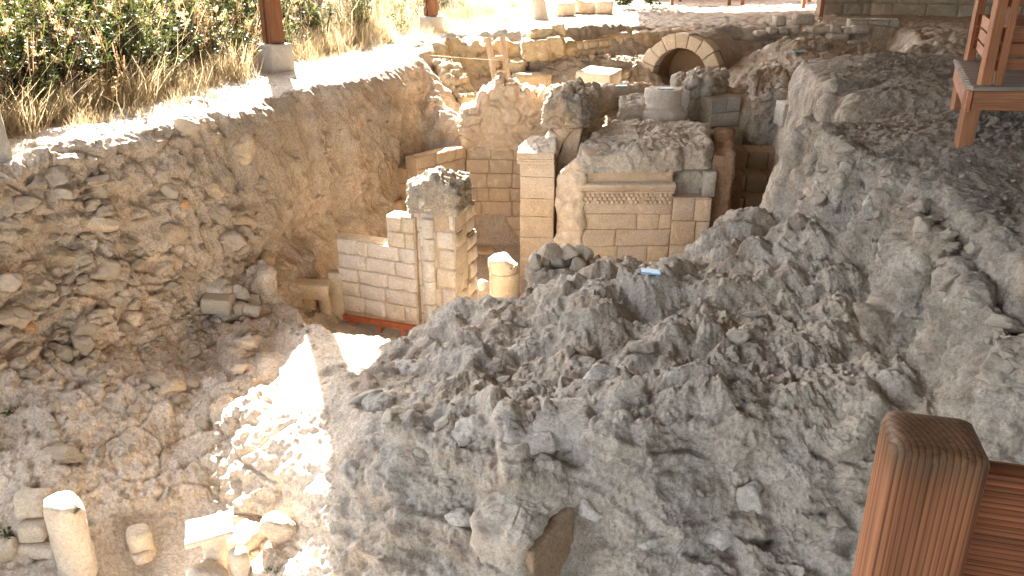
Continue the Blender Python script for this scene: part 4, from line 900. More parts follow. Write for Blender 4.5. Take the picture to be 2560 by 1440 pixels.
for k in range(6):
    y0 = 12.1+.47*k; z1 = -4.68+.3*k; mb = MB(); xa, xb = 3.2+.13*k, 4.35+.12*k; s0 = xa
    for j in range(3):
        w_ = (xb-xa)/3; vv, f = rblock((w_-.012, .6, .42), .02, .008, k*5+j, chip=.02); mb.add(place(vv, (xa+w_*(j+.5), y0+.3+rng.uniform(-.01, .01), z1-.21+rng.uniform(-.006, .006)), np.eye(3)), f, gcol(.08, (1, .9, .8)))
    mb.build('step', M['mudshade'], t)
rough_mass('rubble_brick_wall', 'rough wall end of brick and rubble beside the dark square pit', [(X_(1885, 15.5, 240), 15.45), (X_(1958, 15.4, 240), 15.4), (X_(1968, 16.0, 200), 16.1), (X_(1962, 17.0, 180), 17.0), (X_(1900, 17.0, 180), 17.0), (X_(1880, 16.2, 200), 16.2)], -4, [z_(248, 15.45), z_(238, 15.4), z_(190, 16.1), z_(172, 17), z_(172, 17), z_(196, 16.2)], 'rubble', 55, (.06, .07), sc=.12, warm=(1.1, .95, .82))
for k, (u, v, w_, h_, lb) in enumerate(((1984, 268, .5, .2, 'pale flat block lying on another block at the corridor end'), (1980, 292, .52, .3, 'squared grey block under the pale flat block at the corridor end'))):
    mb = MB(); vv, f = rblock((w_, .45, h_), .02, .008, k+9, chip=.02); mb.add(place(vv, PY(u, v, 14.9+.0*k), basis((1, .06, 0))), f, (1.05, 1.03, 1)); single('stone_block', lb, 'block', mb, M['limegrey'])
# ---- stone arch with barrel vault
ac = np.array(PY(1697, 197, 19.4)); ax = np.array((.53, .85, 0)); ax /= np.linalg.norm(ax); sx = np.array((ax[1], -ax[0], 0))
t = thing('stone_arch', 'round stone arch with a short barrel vault behind it', 'arch', (ac[0], ac[1], ac[2]-.9))
RI, RO = .68, 1.0; nv = 9
for k in range(nv):
    a0, a1 = math.pi*k/nv+.006, math.pi*(k+1)/nv-.006; ro = RO*(1+.03*math.sin(k*2.3)); off = .012*math.sin(k*3.1)
    v, f = rblock((1, 1, 1), .03, .02, k*3+2, .14, .3, cap=9, chip=.05); th = (a0+a1)/2+v[:, 0]*(a1-a0); rr_ = (RI+ro)/2+v[:, 2]*(ro-RI); dp = .2+v[:, 1]*.4+off
    Pv = ac-sx*(np.cos(th)*rr_)[:, None]+np.array((0, 0, 1.0))*(np.sin(th)*rr_)[:, None]+ax*dp[:, None]
    mb = MB(); mb.add(Pv, f, gcol(.05, (1.04, .98, .88))); mb.build('voussoir', M['lime'], t)
mb = MB(); G = []
for dep in np.linspace(.38, 1.9, 26):
    G.append([ac-sx*math.cos(th)*(RO-.03)+np.array((0, 0, math.sin(th)*(RO-.03)))+ax*dep for th in np.linspace(-.1, math.pi+.1, 60)])
rowsurf(mb, np.array(G), False, disp=lambda P, N_: (.03*fbm(P/.3, 3, 4)+.03*(sstep(.0, .1, (lambda w_: w_[1]-w_[0])(worley(P/.28, 4)))), (np.array((1, .93, .85))*(1+.15*fbm(P/.3, 2, 7))[:, None]).astype(np.float32))); mb.f[-1] = mb.f[-1][:, ::-1]
mb.build('vault_back', M['rubble'], t)
mb = MB(); G = [[ac-sx*math.cos(th)*(RI+.02)+np.array((0, 0, math.sin(th)*(RI+.02)))+ax*dep for th in np.linspace(-.25, math.pi+.25, 50)] for dep in np.linspace(.36, 1.3, 10)]
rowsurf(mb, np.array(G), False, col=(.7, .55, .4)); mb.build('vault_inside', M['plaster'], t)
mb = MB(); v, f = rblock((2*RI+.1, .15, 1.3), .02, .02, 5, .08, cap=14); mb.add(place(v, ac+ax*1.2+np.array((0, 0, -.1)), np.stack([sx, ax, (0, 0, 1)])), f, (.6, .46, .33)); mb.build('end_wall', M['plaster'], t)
for s_, nz_ in ((-1, 4), (1, 4)):
    mb = MB(); z = ac[2]-.02
    for k in range(nz_):
        h_ = .26; vv, f = rblock((.34, .45, h_-.012), .02, .01, k+s_*3, chip=.03); mb.add(place(vv, ac+sx*s_*((RI+RO)/2)+ax*.2+np.array((0, 0, -.02-h_*(k+.5))), np.stack([sx, ax, (0, 0, 1)])), f, gcol(.06, (1.02, .95, .85)))
    mb.build('jamb', M['lime'], t)
p0 = ac-sx*1.05; rough_mass('rubble_abutment', 'rough stone abutment left of the round arch, sunlit along its top', [tuple((ac-sx*1.0)[:2]), tuple((ac-sx*1.0+ax*.8)[:2]), (X_(1556, 20.2, 170), 20.3), (X_(1540, 19.3, 190), 19.4), (X_(1552, 18.9, 200), 19.0)], -3.1, [z_(165, 19.2), z_(140, 20), z_(150, 20.2), z_(185, 19.4), z_(196, 19)], 'rock', 66, (.05, .08), .04, sc=.25, warm=(1, .9, .75))
# ---- shaft walls and far retaining walls
def bould(a=.06, st=.09, sc=.32, seed=70, warm=(1, .86, .64), cool=(.95, .9, .8), sw=.5, flat=1.5):
    f0 = rubble_disp(a, st, sc, .014, seed, .6, warm, cool, sw)
    return lambda P, N_: f0(P*np.array((1, 1, flat), np.float32), N_)
t = thing('mossy_retaining_wall', 'mossy wall of big weathered blocks behind the wooden ladder', 'wall', (X_(1240, 19, 150), 19, -3.3))
mb = MB(); pwall(mb, [(X_(1066, 17.3, 150), 17.4), (X_(1085, 18.2, 150), 18.2), (X_(1120, 18.75, 150), 18.75), (X_(1240, 18.8, 150), 18.8), (X_(1330, 18.7, 150), 18.7), (X_(1430, 19.0, 150), 19.0)], -3.4, prof((0, -1.85), (1.0, -1.72), (2.2, -1.72), (3.0, -1.72), (4.4, -1.72)), .5, bould(.08, .12, .34, 71), .04); mb.build('boulder_face', M['mossy'], t)
mb = MB()
for (u, v, w_, h_, y) in ((1340, 124, .62, .44, 18.5), (1388, 112, .34, .36, 18.55), (1355, 84, .6, .24, 18.8), (1392, 72, .3, .24, 18.9), (1330, 200, .8, .3, 17.9), (1290, 168, .4, .3, 18.4)):
    vv, f = rblock((w_, .5, h_), .04, .06, u, .05, chip=.09, cap=12); mb.add(place(vv@euler(.05*math.sin(u), .06*math.sin(u*3), .1*math.sin(u*2)), PY(u, v, y), basis((1, .05, 0))), f, gcol(.08, (1.05, .98, .86)))
mb.build('large_blocks', M['mossy'], t)
t = thing('pit_side_wall', 'broken stacked stone wall at the end of the white ledge, left of the ladder', 'wall', (X_(1110, 17, 200), 17, -3.3))
mb = MB(); pwall(mb, [(X_(1160, 16.3, 250), 16.3), (X_(1125, 16.7, 220), 16.7), (X_(1085, 17.2, 170), 17.3)][::-1], -3.4, prof((0, -1.9), (.4, -2.1), (.9, -2.5)), .4, bould(.05, .09, .26, 75, (1.0, .84, .6)), .035); mb.build('stacked_stones', M['rock'], t)
t = thing('terrace_wall', 'long low retaining wall of earth over small pale blocks, behind the arch', 'wall', (X_(1560, 20.5, 110), 20.5, -2.5))
mb = MB(); tw = [(X_(1405, 19.15, 110), 19.2), (X_(1480, 20.1, 110), 20.1), (X_(1560, 20.9, 110), 20.9), (X_(1650, 21.5, 110), 21.5), (X_(1760, 22.0, 110), 22.0)]
pwall(mb, tw, -2.5, prof((0, -1.72), (4, -1.68)), .5, bould(.05, .05, .2, 77, (1.0, .85, .66), (.95, .9, .82), .3), .045); mb.build('earth_face', M['plaster'], t)
mb = MB(); masonry(mb, (tw[0][0]+.25, tw[0][1]-.08), (tw[2][0], tw[2][1]-.08), -2.12, (.2, .19), .2, bw=(.2, .42), joint=.03, amp=.015, r=.04, tint=(1.02, .95, .82), skip=lambda s, z: rng.random() < .12); mb.build('pale_blocks', M['lime'], t)
t = thing('far_rubble_wall', 'dark earthen wall with rows of rough blocks at the far right', 'wall', (X_(2000, 22.6, 100), 22.6, -2.4))
mb = MB(); fw = [(X_(1740, 22.1, 110), 22.1), (X_(1850, 22.7, 110), 22.7), (X_(1960, 22.7, 110), 22.7), (X_(2060, 22.2, 110), 22.2), (X_(2180, 22.0, 110), 22.0), (X_(2260, 21.6, 110), 21.6)]
pwall(mb, fw, -2.6, prof((0, -1.7), (1.2, -1.66), (2.4, -1.72), (3.2, -1.85), (3.6, -1.72), (6, -1.72)), .5, bould(.08, .10, .34, 79, (1.02, .93, .8), (1, .98, .95), .4), .05); mb.build('earth_face', M['limegrey'], t)
mb = MB()
for (u, v, w_, h_, y) in ((2008, 48, .5, .28, 22.5), (1948, 52, .3, .26, 22.6), (1955, 75, .24, .18, 22.5), (1985, 75, .2, .18, 22.5), (2046, 74, .55, .18, 22.1), (2085, 74, .3, .2, 22.0), (2118, 76, .3, .18, 22.0), (2148, 74, .42, .2, 21.9), (2092, 102, .5, .36, 21.8), (2132, 116, .34, .3, 21.6), (1930, 76, .26, .16, 22.5), (1900, 84, .3, .16, 22.5)):
    vv, f = rblock((w_, .4, h_), .06, .03, u, .06, chip=.05); mb.add(place(vv, PY(u, v, y-.08), basis((1, -.03, 0))), f, gcol(.08, (1.08, 1.04, .98)))
mb.build('rough_blocks', M['limegrey'], t)
mb = MB(); masonry(mb, (X_(2125, 22.2, 45), 22.1), (X_(2255, 21.9, 45), 21.9), -1.72, (.3, .0), .5, bw=(.4, .6), joint=.02, amp=.015, r=.03, tint=(1, 1, .95)); mb.build('squared_blocks', M['limegrey'], t)
mb = MB(); pwall(mb, [(X_(1958, 17.3, 160), 17.2), (X_(2000, 17.0, 165), 17.0), (X_(2060, 17.1, 165), 17.0), (X_(2165, 17.4, 155), 17.3)], -2.75, prof((0, -2.16), (.4, -2.2), (1.9, -2.1)), .35, rubble_disp(.04, .02, .2, .012, 81, .4), .04); single('low_curved_kerb', 'low pale curved kerb wall crossing the far mound', 'wall', mb, M['limegrey'])
mb = MB(); pwall(mb, [(X_(2166, 16.4, 155), 16.4), (X_(2238, 16.5, 155), 16.5)], -2.8, prof((0, -2.02), (2, -2.02)), .3, rubble_disp(.02, .02, .2, .01, 83, .4), .04); single('pit_kerb', 'straight kerb wall before the dark slot at the foot of the terrace', 'wall', mb, M['limegrey'])
rough_mass('earth_outcrop', 'rough brown outcrop on top of the far mound', [(X_(1938, 19.6, 120), 19.5), (X_(2000, 19.3, 120), 19.3), (X_(2066, 19.4, 120), 19.4), (X_(2076, 20.2, 110), 20.2), (X_(2010, 20.5, 105), 20.5), (X_(1940, 20.3, 110), 20.3)], -2.7, [z_(128, 19.5), z_(122, 19.3), z_(118, 19.4), z_(100, 20.2), z_(97, 20.5), z_(106, 20.3)], 'rubble', 97, (.08, .10), .045, sc=.24, cat='outcrop', warm=(1.2, 1.05, .88))
# far enclosing walls
t = thing('background_wall', 'pale sunlit boundary wall behind the far railings', 'wall', (6, 37, -1.6))
mb = MB(); masonry(mb, (X_(1580, 36, 10), 35.5), (X_(2010, 38, 10), 38), -1.9, (.6, .6, .6, .6, .6, .6), .4, bw=(.8, 1.5), amp=.01, tint=(1.05, .92, .78)); mb.build('block_courses', M['plaster'], t)
t = thing('background_stone_wall', 'grey stone wall with a dark doorway at the far right', 'wall', (12, 30, -1.6))
mb = MB(); masonry(mb, (X_(2060, 27, 10), 27.2), (X_(2175, 27.5, 10), 27.2), -1.75, (.5,)*6, .5, bw=(.5, .9), amp=.03, r=.06, chip=.06, tint=(.9, .88, .82)); masonry(mb, (X_(2180, 27, 10), 27.0), (X_(2700, 26, 10), 25), -1.75, (.5,)*6, .5, bw=(.6, 1.1), amp=.02, r=.04, tint=(1, .98, .92)); mb.build('block_courses', M['limegrey'], t)
for k, (u, v, w_, h_, y, lb) in enumerate(((2065, 12, .5, .6, 25.5, 'upright rough stone beside the far railing'), (2358, 14, .5, .5, 24.5, 'squat square stone standing before the far grey wall'))):
    mb = MB(); vv, f = rblock((w_, .5, h_), .06, .03, u, .06, chip=.05); p = PZ(u, v+16, -1.6); mb.add(place(vv, (p[0], p[1], -1.6+h_/2), basis((1, .1, 0))), f); single('standing_stone', lb, 'stone', mb, M['limegrey'])
# slab yard
mb = MB(); v, f = rblock((.75, 1.1, .35), .03, .012, 77, .06, chip=.03); mb.add(place(v@euler(0, .06, -.35), PY(1497, 196, 18.0), np.eye(3)), f, (1.1, 1.05, 1)); single('stone_slab', 'thick white sunlit slab lying in the yard left of the arch', 'slab', mb, M['lime'])
# ================================================================ FINDS, TIMBER AND SMALL THINGS
# ---- pit finds beside the ashlar wall
t = thing('steel_support_frame', 'red painted steel frame propping up the ashlar wall', 'frame', (X_(950, 10.7, 800), 10.7, FL))
mb = MB(); zb_ = -4.735
plank(mb, (X_(860, 10.8, 800), 10.82, zb_-.04), (X_(1045, 10.4, 800), 10.42, zb_-.04), .07, .07, (0, 1, 0), .004, (1, 1, 1)); mb.build('beam', M['steel'], t, False)
for u in (880, 946, 1006):
    y = 10.78-.35*(u-860)/185; mb = MB(); plank(mb, (X_(u, y, 810), y+.03, FL-.05), (X_(u, y, 810), y+.03, zb_-.07), .05, .05, (1, 0, 0), .004, (1, 1, 1)); mb.build('prop', M['steel'], t, False)
def upright(name, label, cat, c0, c1, w_, d_, seed, mat='lime', tint=(1, .92, .8), r=.03):
    c0 = np.array(c0, float); c1 = np.array(c1, float); a = c1-c0; L = np.linalg.norm(a); a /= L
    v, f = rblock((w_, d_, L), r, .01, seed, .05, cap=14, chip=.03); ex = np.cross((0, 1, 0), a); ex /= np.linalg.norm(ex)
    mb = MB(); mb.add(place(v, (c0+c1)/2, np.stack([ex, np.cross(a, ex), a])), f, tint); return single(name, label, cat, mb, M[mat])
upright('door_jamb_slab', 'tall smooth stone jamb leaning against the left end of the ashlar wall', 'slab', (X_(848, 10.95, 810), 11.0, FL), (X_(841, 11.05, 680), 11.08, z_(678, 11.05)), .22, .28, 3)
upright('leaning_shaft', 'narrow rounded stone shaft leaning beside the door jamb', 'column', (X_(822, 10.85, 815), 10.85, FL), (X_(808, 10.85, 735), 10.85, z_(735, 10.85)), .17, .17, 5, 'lime', (.98, .88, .74), .07)
mb = MB(); v, f = rblock((.68, .26, .22), .02, .01, 11, .05, chip=.02); mb.add(place(v@euler(.05, .10, .12), PY(762, 722, 10.75), np.eye(3)), f, (1, .88, .72)); single('lintel_block', 'long stone lintel bridging the gap left of the leaning shaft', 'block', mb, M['lime'])
upright('lintel_prop', 'rough stone post under the lintel in the dark hollow', 'post', (X_(768, 10.75, 800), 10.85, FL), (X_(768, 10.75, 745), 10.85, z_(740, 10.85)), .2, .2, 8, 'plaster', (.95, .82, .66))
for k, (u, v, w_, h_, d_, kind, lb) in enumerate((
    (548, 728, .36, .2, .28, 'r', 'pale rounded boulder on top of the stone heap under the clay bank'),
    (602, 742, .26, .2, .22, 'r', 'grey split stone right of the pale boulder in the heap'),
    (548, 770, .36, .2, .26, 'b', 'squared pale block at the front of the stone heap'),
    (598, 776, .15, .14, .14, 'b', 'small cube of stone between the block and the broken drum'),
    (635, 755, .22, .14, .2, 'r', 'dark flat stone at the back of the stone heap'))):
    p = hit(u, v+8); mb = MB()
    if kind == 'r': rock(mb, (p[0], p[1], p[2]+h_*.45), (w_, d_, h_*1.15), 20+k, 4, rot=(0, .12, .3*k))
    else:
        vv, f = rblock((w_, d_, h_), .025, .012, k*5, .04, chip=.03); mb.add(place(vv@euler(.05, .08, .2-.1*k), (p[0], p[1], p[2]+h_*.5), np.eye(3)), f, (1.05, 1, .92))
    single('heap_stone', lb, 'stone', mb, M['rock'], 'stones heaped under the clay bank')
p = hit(612, 790); mb = MB(); lathe(mb, [(.001, -.19), (.065, -.19), (.075, -.17), (.08, .17), (.07, .19), (.001, .19)], (p[0], p[1], p[2]+.09), 24, .006, 4, (1, .98, .95), B=euler(0, 1.35, .55).T@np.eye(3)); single('column_drum', 'broken cylindrical drum lying beside the stone heap', 'column drum', mb, M['rock'])
# rubble pier on the mound crest
t = thing('rubble_pier', 'stub of rough rubble wall on the crest, with loose blocks on it', 'wall', (X_(1400, 9.2, 650), 9.2, -3.7))
mb = MB(); mass(mb, [(X_(1320, 9.1, 680), 9.0), (X_(1400, 8.9, 680), 8.85), (X_(1500, 8.9, 680), 8.9), (X_(1590, 9.0, 670), 9.0), (X_(1595, 9.4, 660), 9.5), (X_(1480, 9.6, 660), 9.7), (X_(1330, 9.5, 660), 9.6)], -5, [z_(676, 9.05), z_(680, 8.9), z_(682, 8.9), z_(668, 9.0), z_(655, 9.45), z_(655, 9.6), z_(660, 9.5)], rubble_disp(.04, .05, .18, .018, 91, .4, (1, .95, .88), (1, 1, 1), .4), .03); mb.build('core', M['rubble'], t)
for k, (u, v, w_, h_, d_) in enumerate(((1372, 628, .24, .16, .25), (1425, 632, .2, .16, .3), (1455, 640, .22, .2, .3), (1340, 655, .12, .2, .2), (1360, 662, .13, .2, .2), (1390, 668, .3, .18, .25), (1442, 672, .2, .22, .2), (1478, 668, .22, .16, .2), (1400, 645, .3, .15, .3), (1425, 690, .2, .12, .2))):
    mb = MB(); rock(mb, PY(u, v, 9.05+.1*(k % 3)), (w_*1.15, d_, h_*1.2), 40+k, 4, rot=(0, .1*(k % 3-1), .3*(k % 4)), rough=.04, edge=.03); mb.build('loose_block', M['rock'], t)
# brick stump
c = PY(1262, 690, 12.0)
t = thing('column_stump', 'short round column stump with a sunlit split top drum', 'column', (c[0], 12.0, FL))
zt_ = z_(655, 12); mb = MB(); lathe(mb, [(.23, FL), (.235, zt_-.17), (.22, zt_-.155), (.001, zt_-.155)], (c[0], 12, 0), 32, .008, 2, (1, .94, .84)); mb.build('lower_drum', M['lime'], t)
mb = MB(); lathe(mb, [(.001, zt_-.155), (.21, zt_-.155), (.225, zt_-.13), (.225, zt_+.05), (.2, zt_+.085), (.001, zt_+.09)], (c[0]-.03, 12, 0), 32, .012, 5, (1.05, 1, .94), topfn=lambda G: G[..., 2]-np.where(G[..., 2] > zt_, np.clip((G[..., 0]-.06)*.9, 0, .1), 0)); mb.build('split_drum', M['lime'], t)
for k, (u, v, y, w_, h_, lb) in enumerate(((1207, 712, 11.4, .2, .16, 'small pale block on the floor left of the column stump'), (1318, 690, 11.8, .2, .18, 'rough stone right of the column stump'))):
    mb = MB(); rock(mb, (X_(u, y, v), y, FL+h_*.5+.02) if k else PY(u, v, y), (w_, w_, h_), 60+k, 4); single('floor_stone', lb, 'stone', mb, M['rock'])
p = PZ(1212, 626, FL+.06); mb = MB(); lathe(mb, [(.2, -.08), (.21, 0), (.18, .03), (.001, .035)], (p[0], p[1], FL+.06), 26, .008, 3, (1, .86, .7)); single('round_floor_stone', 'flat round stone on the brown floor behind the pillar', 'stone', mb, M['plaster'])
# ---- lower left finds
c = hit(186, 1428); 
t = thing('stone_column', 'smooth pale column shaft standing at the lower left corner', 'column', (c[0], c[1]+.05, c[2]-.1))
top_ = PY(152, 1226, c[1]+.16); mb = MB(); zl = c[2]-.08; hgt = top_[2]-zl
lathe(mb, [(.135, 0), (.14, .05), (.138, hgt*.5), (.132, hgt-.05), (.118, hgt-.02), (.06, hgt), (.001, hgt-.01)], (c[0], c[1]+.05, zl), 44, .011, 7, (1.02, .97, .9), nsc=.09, topfn=lambda G: G[..., 2]-np.where(G[..., 2] > hgt*.9, np.clip(G[..., 0]*.28, -.02, .04), 0)); mb.build('shaft', M['lime'], t)
def gblock(u, v, sz, rot, lb, name='fallen_block', mat='lime', seed=0, lift=.42, tint=(1, .95, .86), rough=False, cat='block', group=None, r=.03):
    p = hit(u, v); mb = MB()
    if rough: rock(mb, (p[0], p[1], p[2]+sz[2]*lift), sz, seed, 4, rot=rot, col=tint)
    else:
        vv, f = rblock(sz, r, .012, seed, .04, cap=12, chip=.03); mb.add(place(vv@euler(*rot), (p[0], p[1], p[2]+sz[2]*lift), np.eye(3)), f, tint)
    return single(name, lb, cat, mb, M[mat], group)
gblock(92, 1285, (.24, .2, .2), (0, .06, .1), 'upper squared block behind the standing column', seed=3, lift=.55)
gblock(92, 1340, (.22, .18, .16), (0, .05, .05), 'lower squared block left of the standing column', seed=4)
gblock(100, 1382, (.36, .16, .1), (0, .04, -.12), 'long low kerb stone behind the foot of the column', seed=5)
gblock(20, 1392, (.2, .2, .16), (0, -.2, .4), 'rough block at the left edge beside the kerb stone', seed=6, rough=True)
p = hit(352, 1388); mb = MB(); lathe(mb, [(.095, -.1), (.1, 0), (.095, .2), (.085, .24), (.001, .24)], (p[0], p[1]+.03, p[2]), 26, .014, 9, (1, .93, .82)); single('small_column_stub', 'short stub of column half buried in the rubble slope', 'column', mb, M['lime'])
gblock(358, 1405, (.16, .14, .12), (.2, .1, .4), 'low broken stone at the foot of the column stub', seed=8, rough=True)
# slab on a pedestal
p = PY(525, 1335, 5.2); g = hit(540, 1436)
t = thing('stone_table', 'flat sunlit slab resting on a broken pedestal', 'stone table', (p[0], 5.2, g[2]-.1))
mb = MB(); v, f = rblock((.36, .30, .055), .016, .008, 3, .03, cap=12, chip=.03); mb.add(place(v@euler(.02, -.10, .32), PY(524, 1322, 5.25), np.eye(3)), f, (1.05, 1.02, .96)); mb.build('slab', M['lime'], t)
mb = MB(); q = PY(524, 1322, 5.25); lathe(mb, [(.13, g[2]-.1), (.125, g[2]+.06), (.10, g[2]+.16), (.09, q[2]-.12), (.12, q[2]-.03), (.001, q[2]-.025)], (q[0]+.02, 5.24, 0), 28, .02, 4, (1, .96, .88)); mb.build('pedestal', M['lime'], t)
q2 = PY(612, 1345, 5.45); mb = MB(); v, f = rblock((.26, .34, .36), .05, .016, 5, .04, chip=.05); mb.add(place(v@euler(.1, .05, -.5), (q2[0], q2[1], q2[2]-.1), np.eye(3)), f, (1.0, .95, .87)); single('capital_block', 'large worn block behind the sunlit slab', 'block', mb, M['lime'])
g2 = PY(598, 1425, 5.08); q3 = PY(596, 1372, 5.12); mb = MB(); lathe(mb, [(.075, g2[2]-.15), (.078, q3[2]-.05), (.07, q3[2]-.01), (.04, q3[2]+.005), (.001, q3[2])], (q3[0], 5.1, 0), 28, .006, 6, (1.05, 1, .93)); single('small_column', 'small round column stump in front of the worn block', 'column', mb, M['lime'])
mb = MB(); rock(mb, (q3[0]-.22, 5.0, g2[2]-.02), (.34, .26, .22), 77, 4, col=(1.02, .97, .9)); single('broken_base', 'broken base stone below the flat slab', 'stone', mb, M['lime'])
gblock(700, 1340, (.28, .2, .3), (.1, .2, .3), 'pale upright stone right of the worn block, in a hollow', 'embedded_stone', 'rock', 12, .3, (1.05, 1, .95), True)
# ---- embedded stones one can point at
for k, (u, v, w_, h_, d_, lb) in enumerate((
    (460, 515, .2, .14, .18, 'orange tinged rounded stone in the upper clay bank'),
    (595, 555, .46, .24, .3, 'big pale block jutting from the bank above the hollow'),
    (600, 375, .36, .40, .3, 'large upright slab hanging at the top edge of the bank'),
    (668, 655, .27, .24, .22, 'square pale stone alone in the brown clay'),
    (432, 590, .34, .24, .26, 'large round boulder in the middle of the bank'),
    (535, 480, .28, .22, .22, 'grey blocky stone under the top edge of the bank'),
    (470, 685, .2, .18, .18, 'egg shaped stone low in the bank'),
    (370, 640, .28, .12, .2, 'flat slanting stone left of the large round boulder'),
    (250, 555, .4, .16, .26, 'long pale stone along a crevice in the left bank'),
    (150, 655, .42, .2, .26, 'wide rough stone at the far left of the bank'),
    (330, 800, .3, .16, .22, 'pale angular stone at the foot of the bank'),
    (430, 975, .3, .14, .26, 'big flat boulder on the rubble slope'),
    (60, 820, .26, .14, .2, 'rust stained stone at the left edge of the bank'))):
    p = hit(u, v); mb = MB(); rock(mb, (p[0]-.03, p[1]+.04, p[2]), (w_*1.05, d_, h_*1.1), 100+k, 4, rot=(.1*math.sin(k*2), .2*math.sin(k), .3*math.sin(k*3)), col=(1.1, .8, .5) if 'orange' in lb or 'rust' in lb else gcol(.08, (1.02, .92, .78)), rough=.09, edge=.02, planes=8)
    single('bank_stone', lb, 'stone', mb, M['bankrock'], 'stones set in the earth bank')
for k, (u, v, w_, h_, d_, lb) in enumerate((
    (1025, 925, .30, .16, .34, 'large flat grey slab stone tilted on the mound, left of the hollow'),
    (1075, 978, .16, .1, .14, 'small round stone just below the tilted grey slab'),
    (1300, 885, .2, .14, .16, 'pale domed stone on the mound above the hollow'),
    (1500, 945, .34, .2, .2, 'squared pale block embedded at the top of the hollow'),
    (1160, 1090, .26, .14, .3, 'broad pale flat stone beside the trench head'),
    (880, 1195, .2, .24, .2, 'upright pale stone in the left flank of the mound'),
    (1150, 1310, .22, .16, .16, 'pale cut stone in the front face of the mound'),
    (950, 1015, .3, .16, .3, 'grey angular slab on the left edge of the mound'),
    (1480, 1280, .26, .12, .16, 'pale block in the wall right of the trench'),
    (1640, 1360, .24, .1, .16, 'pale brick shaped stone low in the dark front face'),
    (1890, 1260, .24, .28, .2, 'tall grey stone leaning in the dark front face'),
    (1820, 1350, .3, .2, .2, 'yellowish rough boulder low in the dark front face'),
    (2120, 420, .12, .24, .14, 'thin upright white stone at the top of the terrace face'),
    (2100, 490, .14, .24, .14, 'upright pale stone in the terrace face'),
    (2180, 520, .18, .22, .16, 'pointed pale stone low in the terrace face'))):
    p = hit(u, v); mb = MB(); rock(mb, (p[0], p[1]+.05, p[2]-.01), (w_*1.0, d_, h_*1.0), 140+k, 4, rot=(.15*math.sin(k*2), .25*math.sin(k+1), .5*math.sin(k*3)), col=gcol(.07, (1.05, 1.05, 1.05)), rough=.09, edge=.02, planes=8)
    single('mound_stone', lb, 'stone', mb, M['limegrey'], 'stones set in the grey mound')
for k, (u, v, sz, rot, lb) in enumerate(((1318, 1078, (.40, .36, .14), (.06, .02, .1), 'flat smooth grey slab at the head of the trench, left one of two'), (1412, 1052, (.46, .44, .22), (.12, -.04, -.1), 'broad domed slab at the head of the trench, right one of two'))):
    p = hit(u, v); mb = MB(); vv, f = rblock(sz, .05, .014, k*7+1, .035, cap=14, chip=.05); mb.add(place(vv@euler(*rot), (p[0], p[1]+.03, p[2]-.05), np.eye(3)), f, (1, 1, 1)); single('trench_slab', lb, 'slab', mb, M['limegrey'])
# small loose stones: copies of a few shapes
protos = []
for k in range(8):
    mb = MB(); rock(mb, (0, 0, 0), (1.2, 1, .8), 200+k, 3, planes=13, rough=.08, edge=.0, plo=.5, phi=.85, col=(.98, .93, .84)); o = mb.build('loose_stone', M['rock'], None); protos.append(o)
def scatter(n, ulo, uhi, vlo, vhi, smin, smax, label, group, seed):
    r_ = random.Random(seed)
    for k in range(n):
        u = r_.uniform(ulo, uhi); v = r_.uniform(vlo, vhi); p = hit(u, v)
        b = protos[r_.randrange(8)]
        if 'category' in b: o = b.copy(); COL.objects.link(o)
        else: o = b
        s = smin*(smax/smin)**(r_.random()**1.6); o.location = (p[0], p[1], p[2]+s*.02); o.scale = (s, s, s); o.rotation_euler = (r_.uniform(-.4, .4), r_.uniform(-.4, .4), r_.uniform(0, 6.3))
        tag(o, label, 'stone', group)
scatter(44, 20, 560, 880, 1260, .05, .15, 'small pale stone lying among many on the lower left rubble slope', 'loose stones on the rubble slope', 1)
scatter(26, 470, 800, 800, 870, .04, .12, 'small pale stone lying among others on the platform edge', 'loose stones on the platform', 2)
scatter(14, 1050, 2150, 760, 1050, .03, .08, 'small grey stone lying among many on top of the mound', 'loose stones on the mound', 3)
scatter(40, 2100, 2550, 260, 560, .025, .06, 'tiny pebble lying among many on the terrace', 'pebbles on the terrace', 4)
scatter(24, 1420, 1620, 142, 152, .05, .14, 'small stone lying among others along the white ledge near the arch', 'stones on the far ledge', 5)
scatter(40, 60, 1000, 250, 330, .03, .09, 'small stone lying among others on the white ledge', 'stones on the white ledge', 6)
sunk = []
for k in range(9):
    mb = MB(); rock(mb, (0, 0, 0), (1.25, .95, .8), 260+k, 4, planes=14, rough=.10, edge=.0, col=(1.0, .96, .9), plo=.5, phi=.85); sunk.append(mb.build('embedded_stone', M['rock'], None))
sunkb = []
for b0 in sunk:
    o = b0.copy(); o.data = b0.data.copy(); o.data.materials[0] = M['bankrock']; COL.objects.link(o); sunkb.append(o)
sunkg = []
for b0 in sunk:
    o = b0.copy(); o.data = b0.data.copy(); o.data.materials[0] = M['limegrey']; COL.objects.link(o); sunkg.append(o)
def embed(n, poly, smin, smax, label, group, seed, sink=.12, tone=None, tilt=.25, pool=None):
    r_ = random.Random(seed); k = 0; us_ = [p[0] for p in poly]
    while k < n:
        u = r_.uniform(us_[0], us_[-1]); lo = np.interp(u, us_, [p[1] for p in poly]); hi = np.interp(u, us_, [p[2] for p in poly])
        v = lo+(hi-lo)*r_.random(); p = hit(u, v); b = (pool or sunk)[r_.randrange(9)]
        if 'category' in b: o = b.copy(); COL.objects.link(o)
        else: o = b
        s = smin*(smax/smin)**(r_.random()**1.5); d = np.array(p); d /= np.linalg.norm(d)
        o.location = tuple(np.array(p)+d*s*sink); o.scale = (s*r_.uniform(.8, 1.3), s, s*r_.uniform(.6, 1.0)); o.rotation_euler = (r_.uniform(-tilt, tilt), r_.uniform(-tilt, tilt)+.1, r_.uniform(-.7, .7)+3.14*(r_.random() < .5))
        tag(o, label, 'stone', group); k += 1
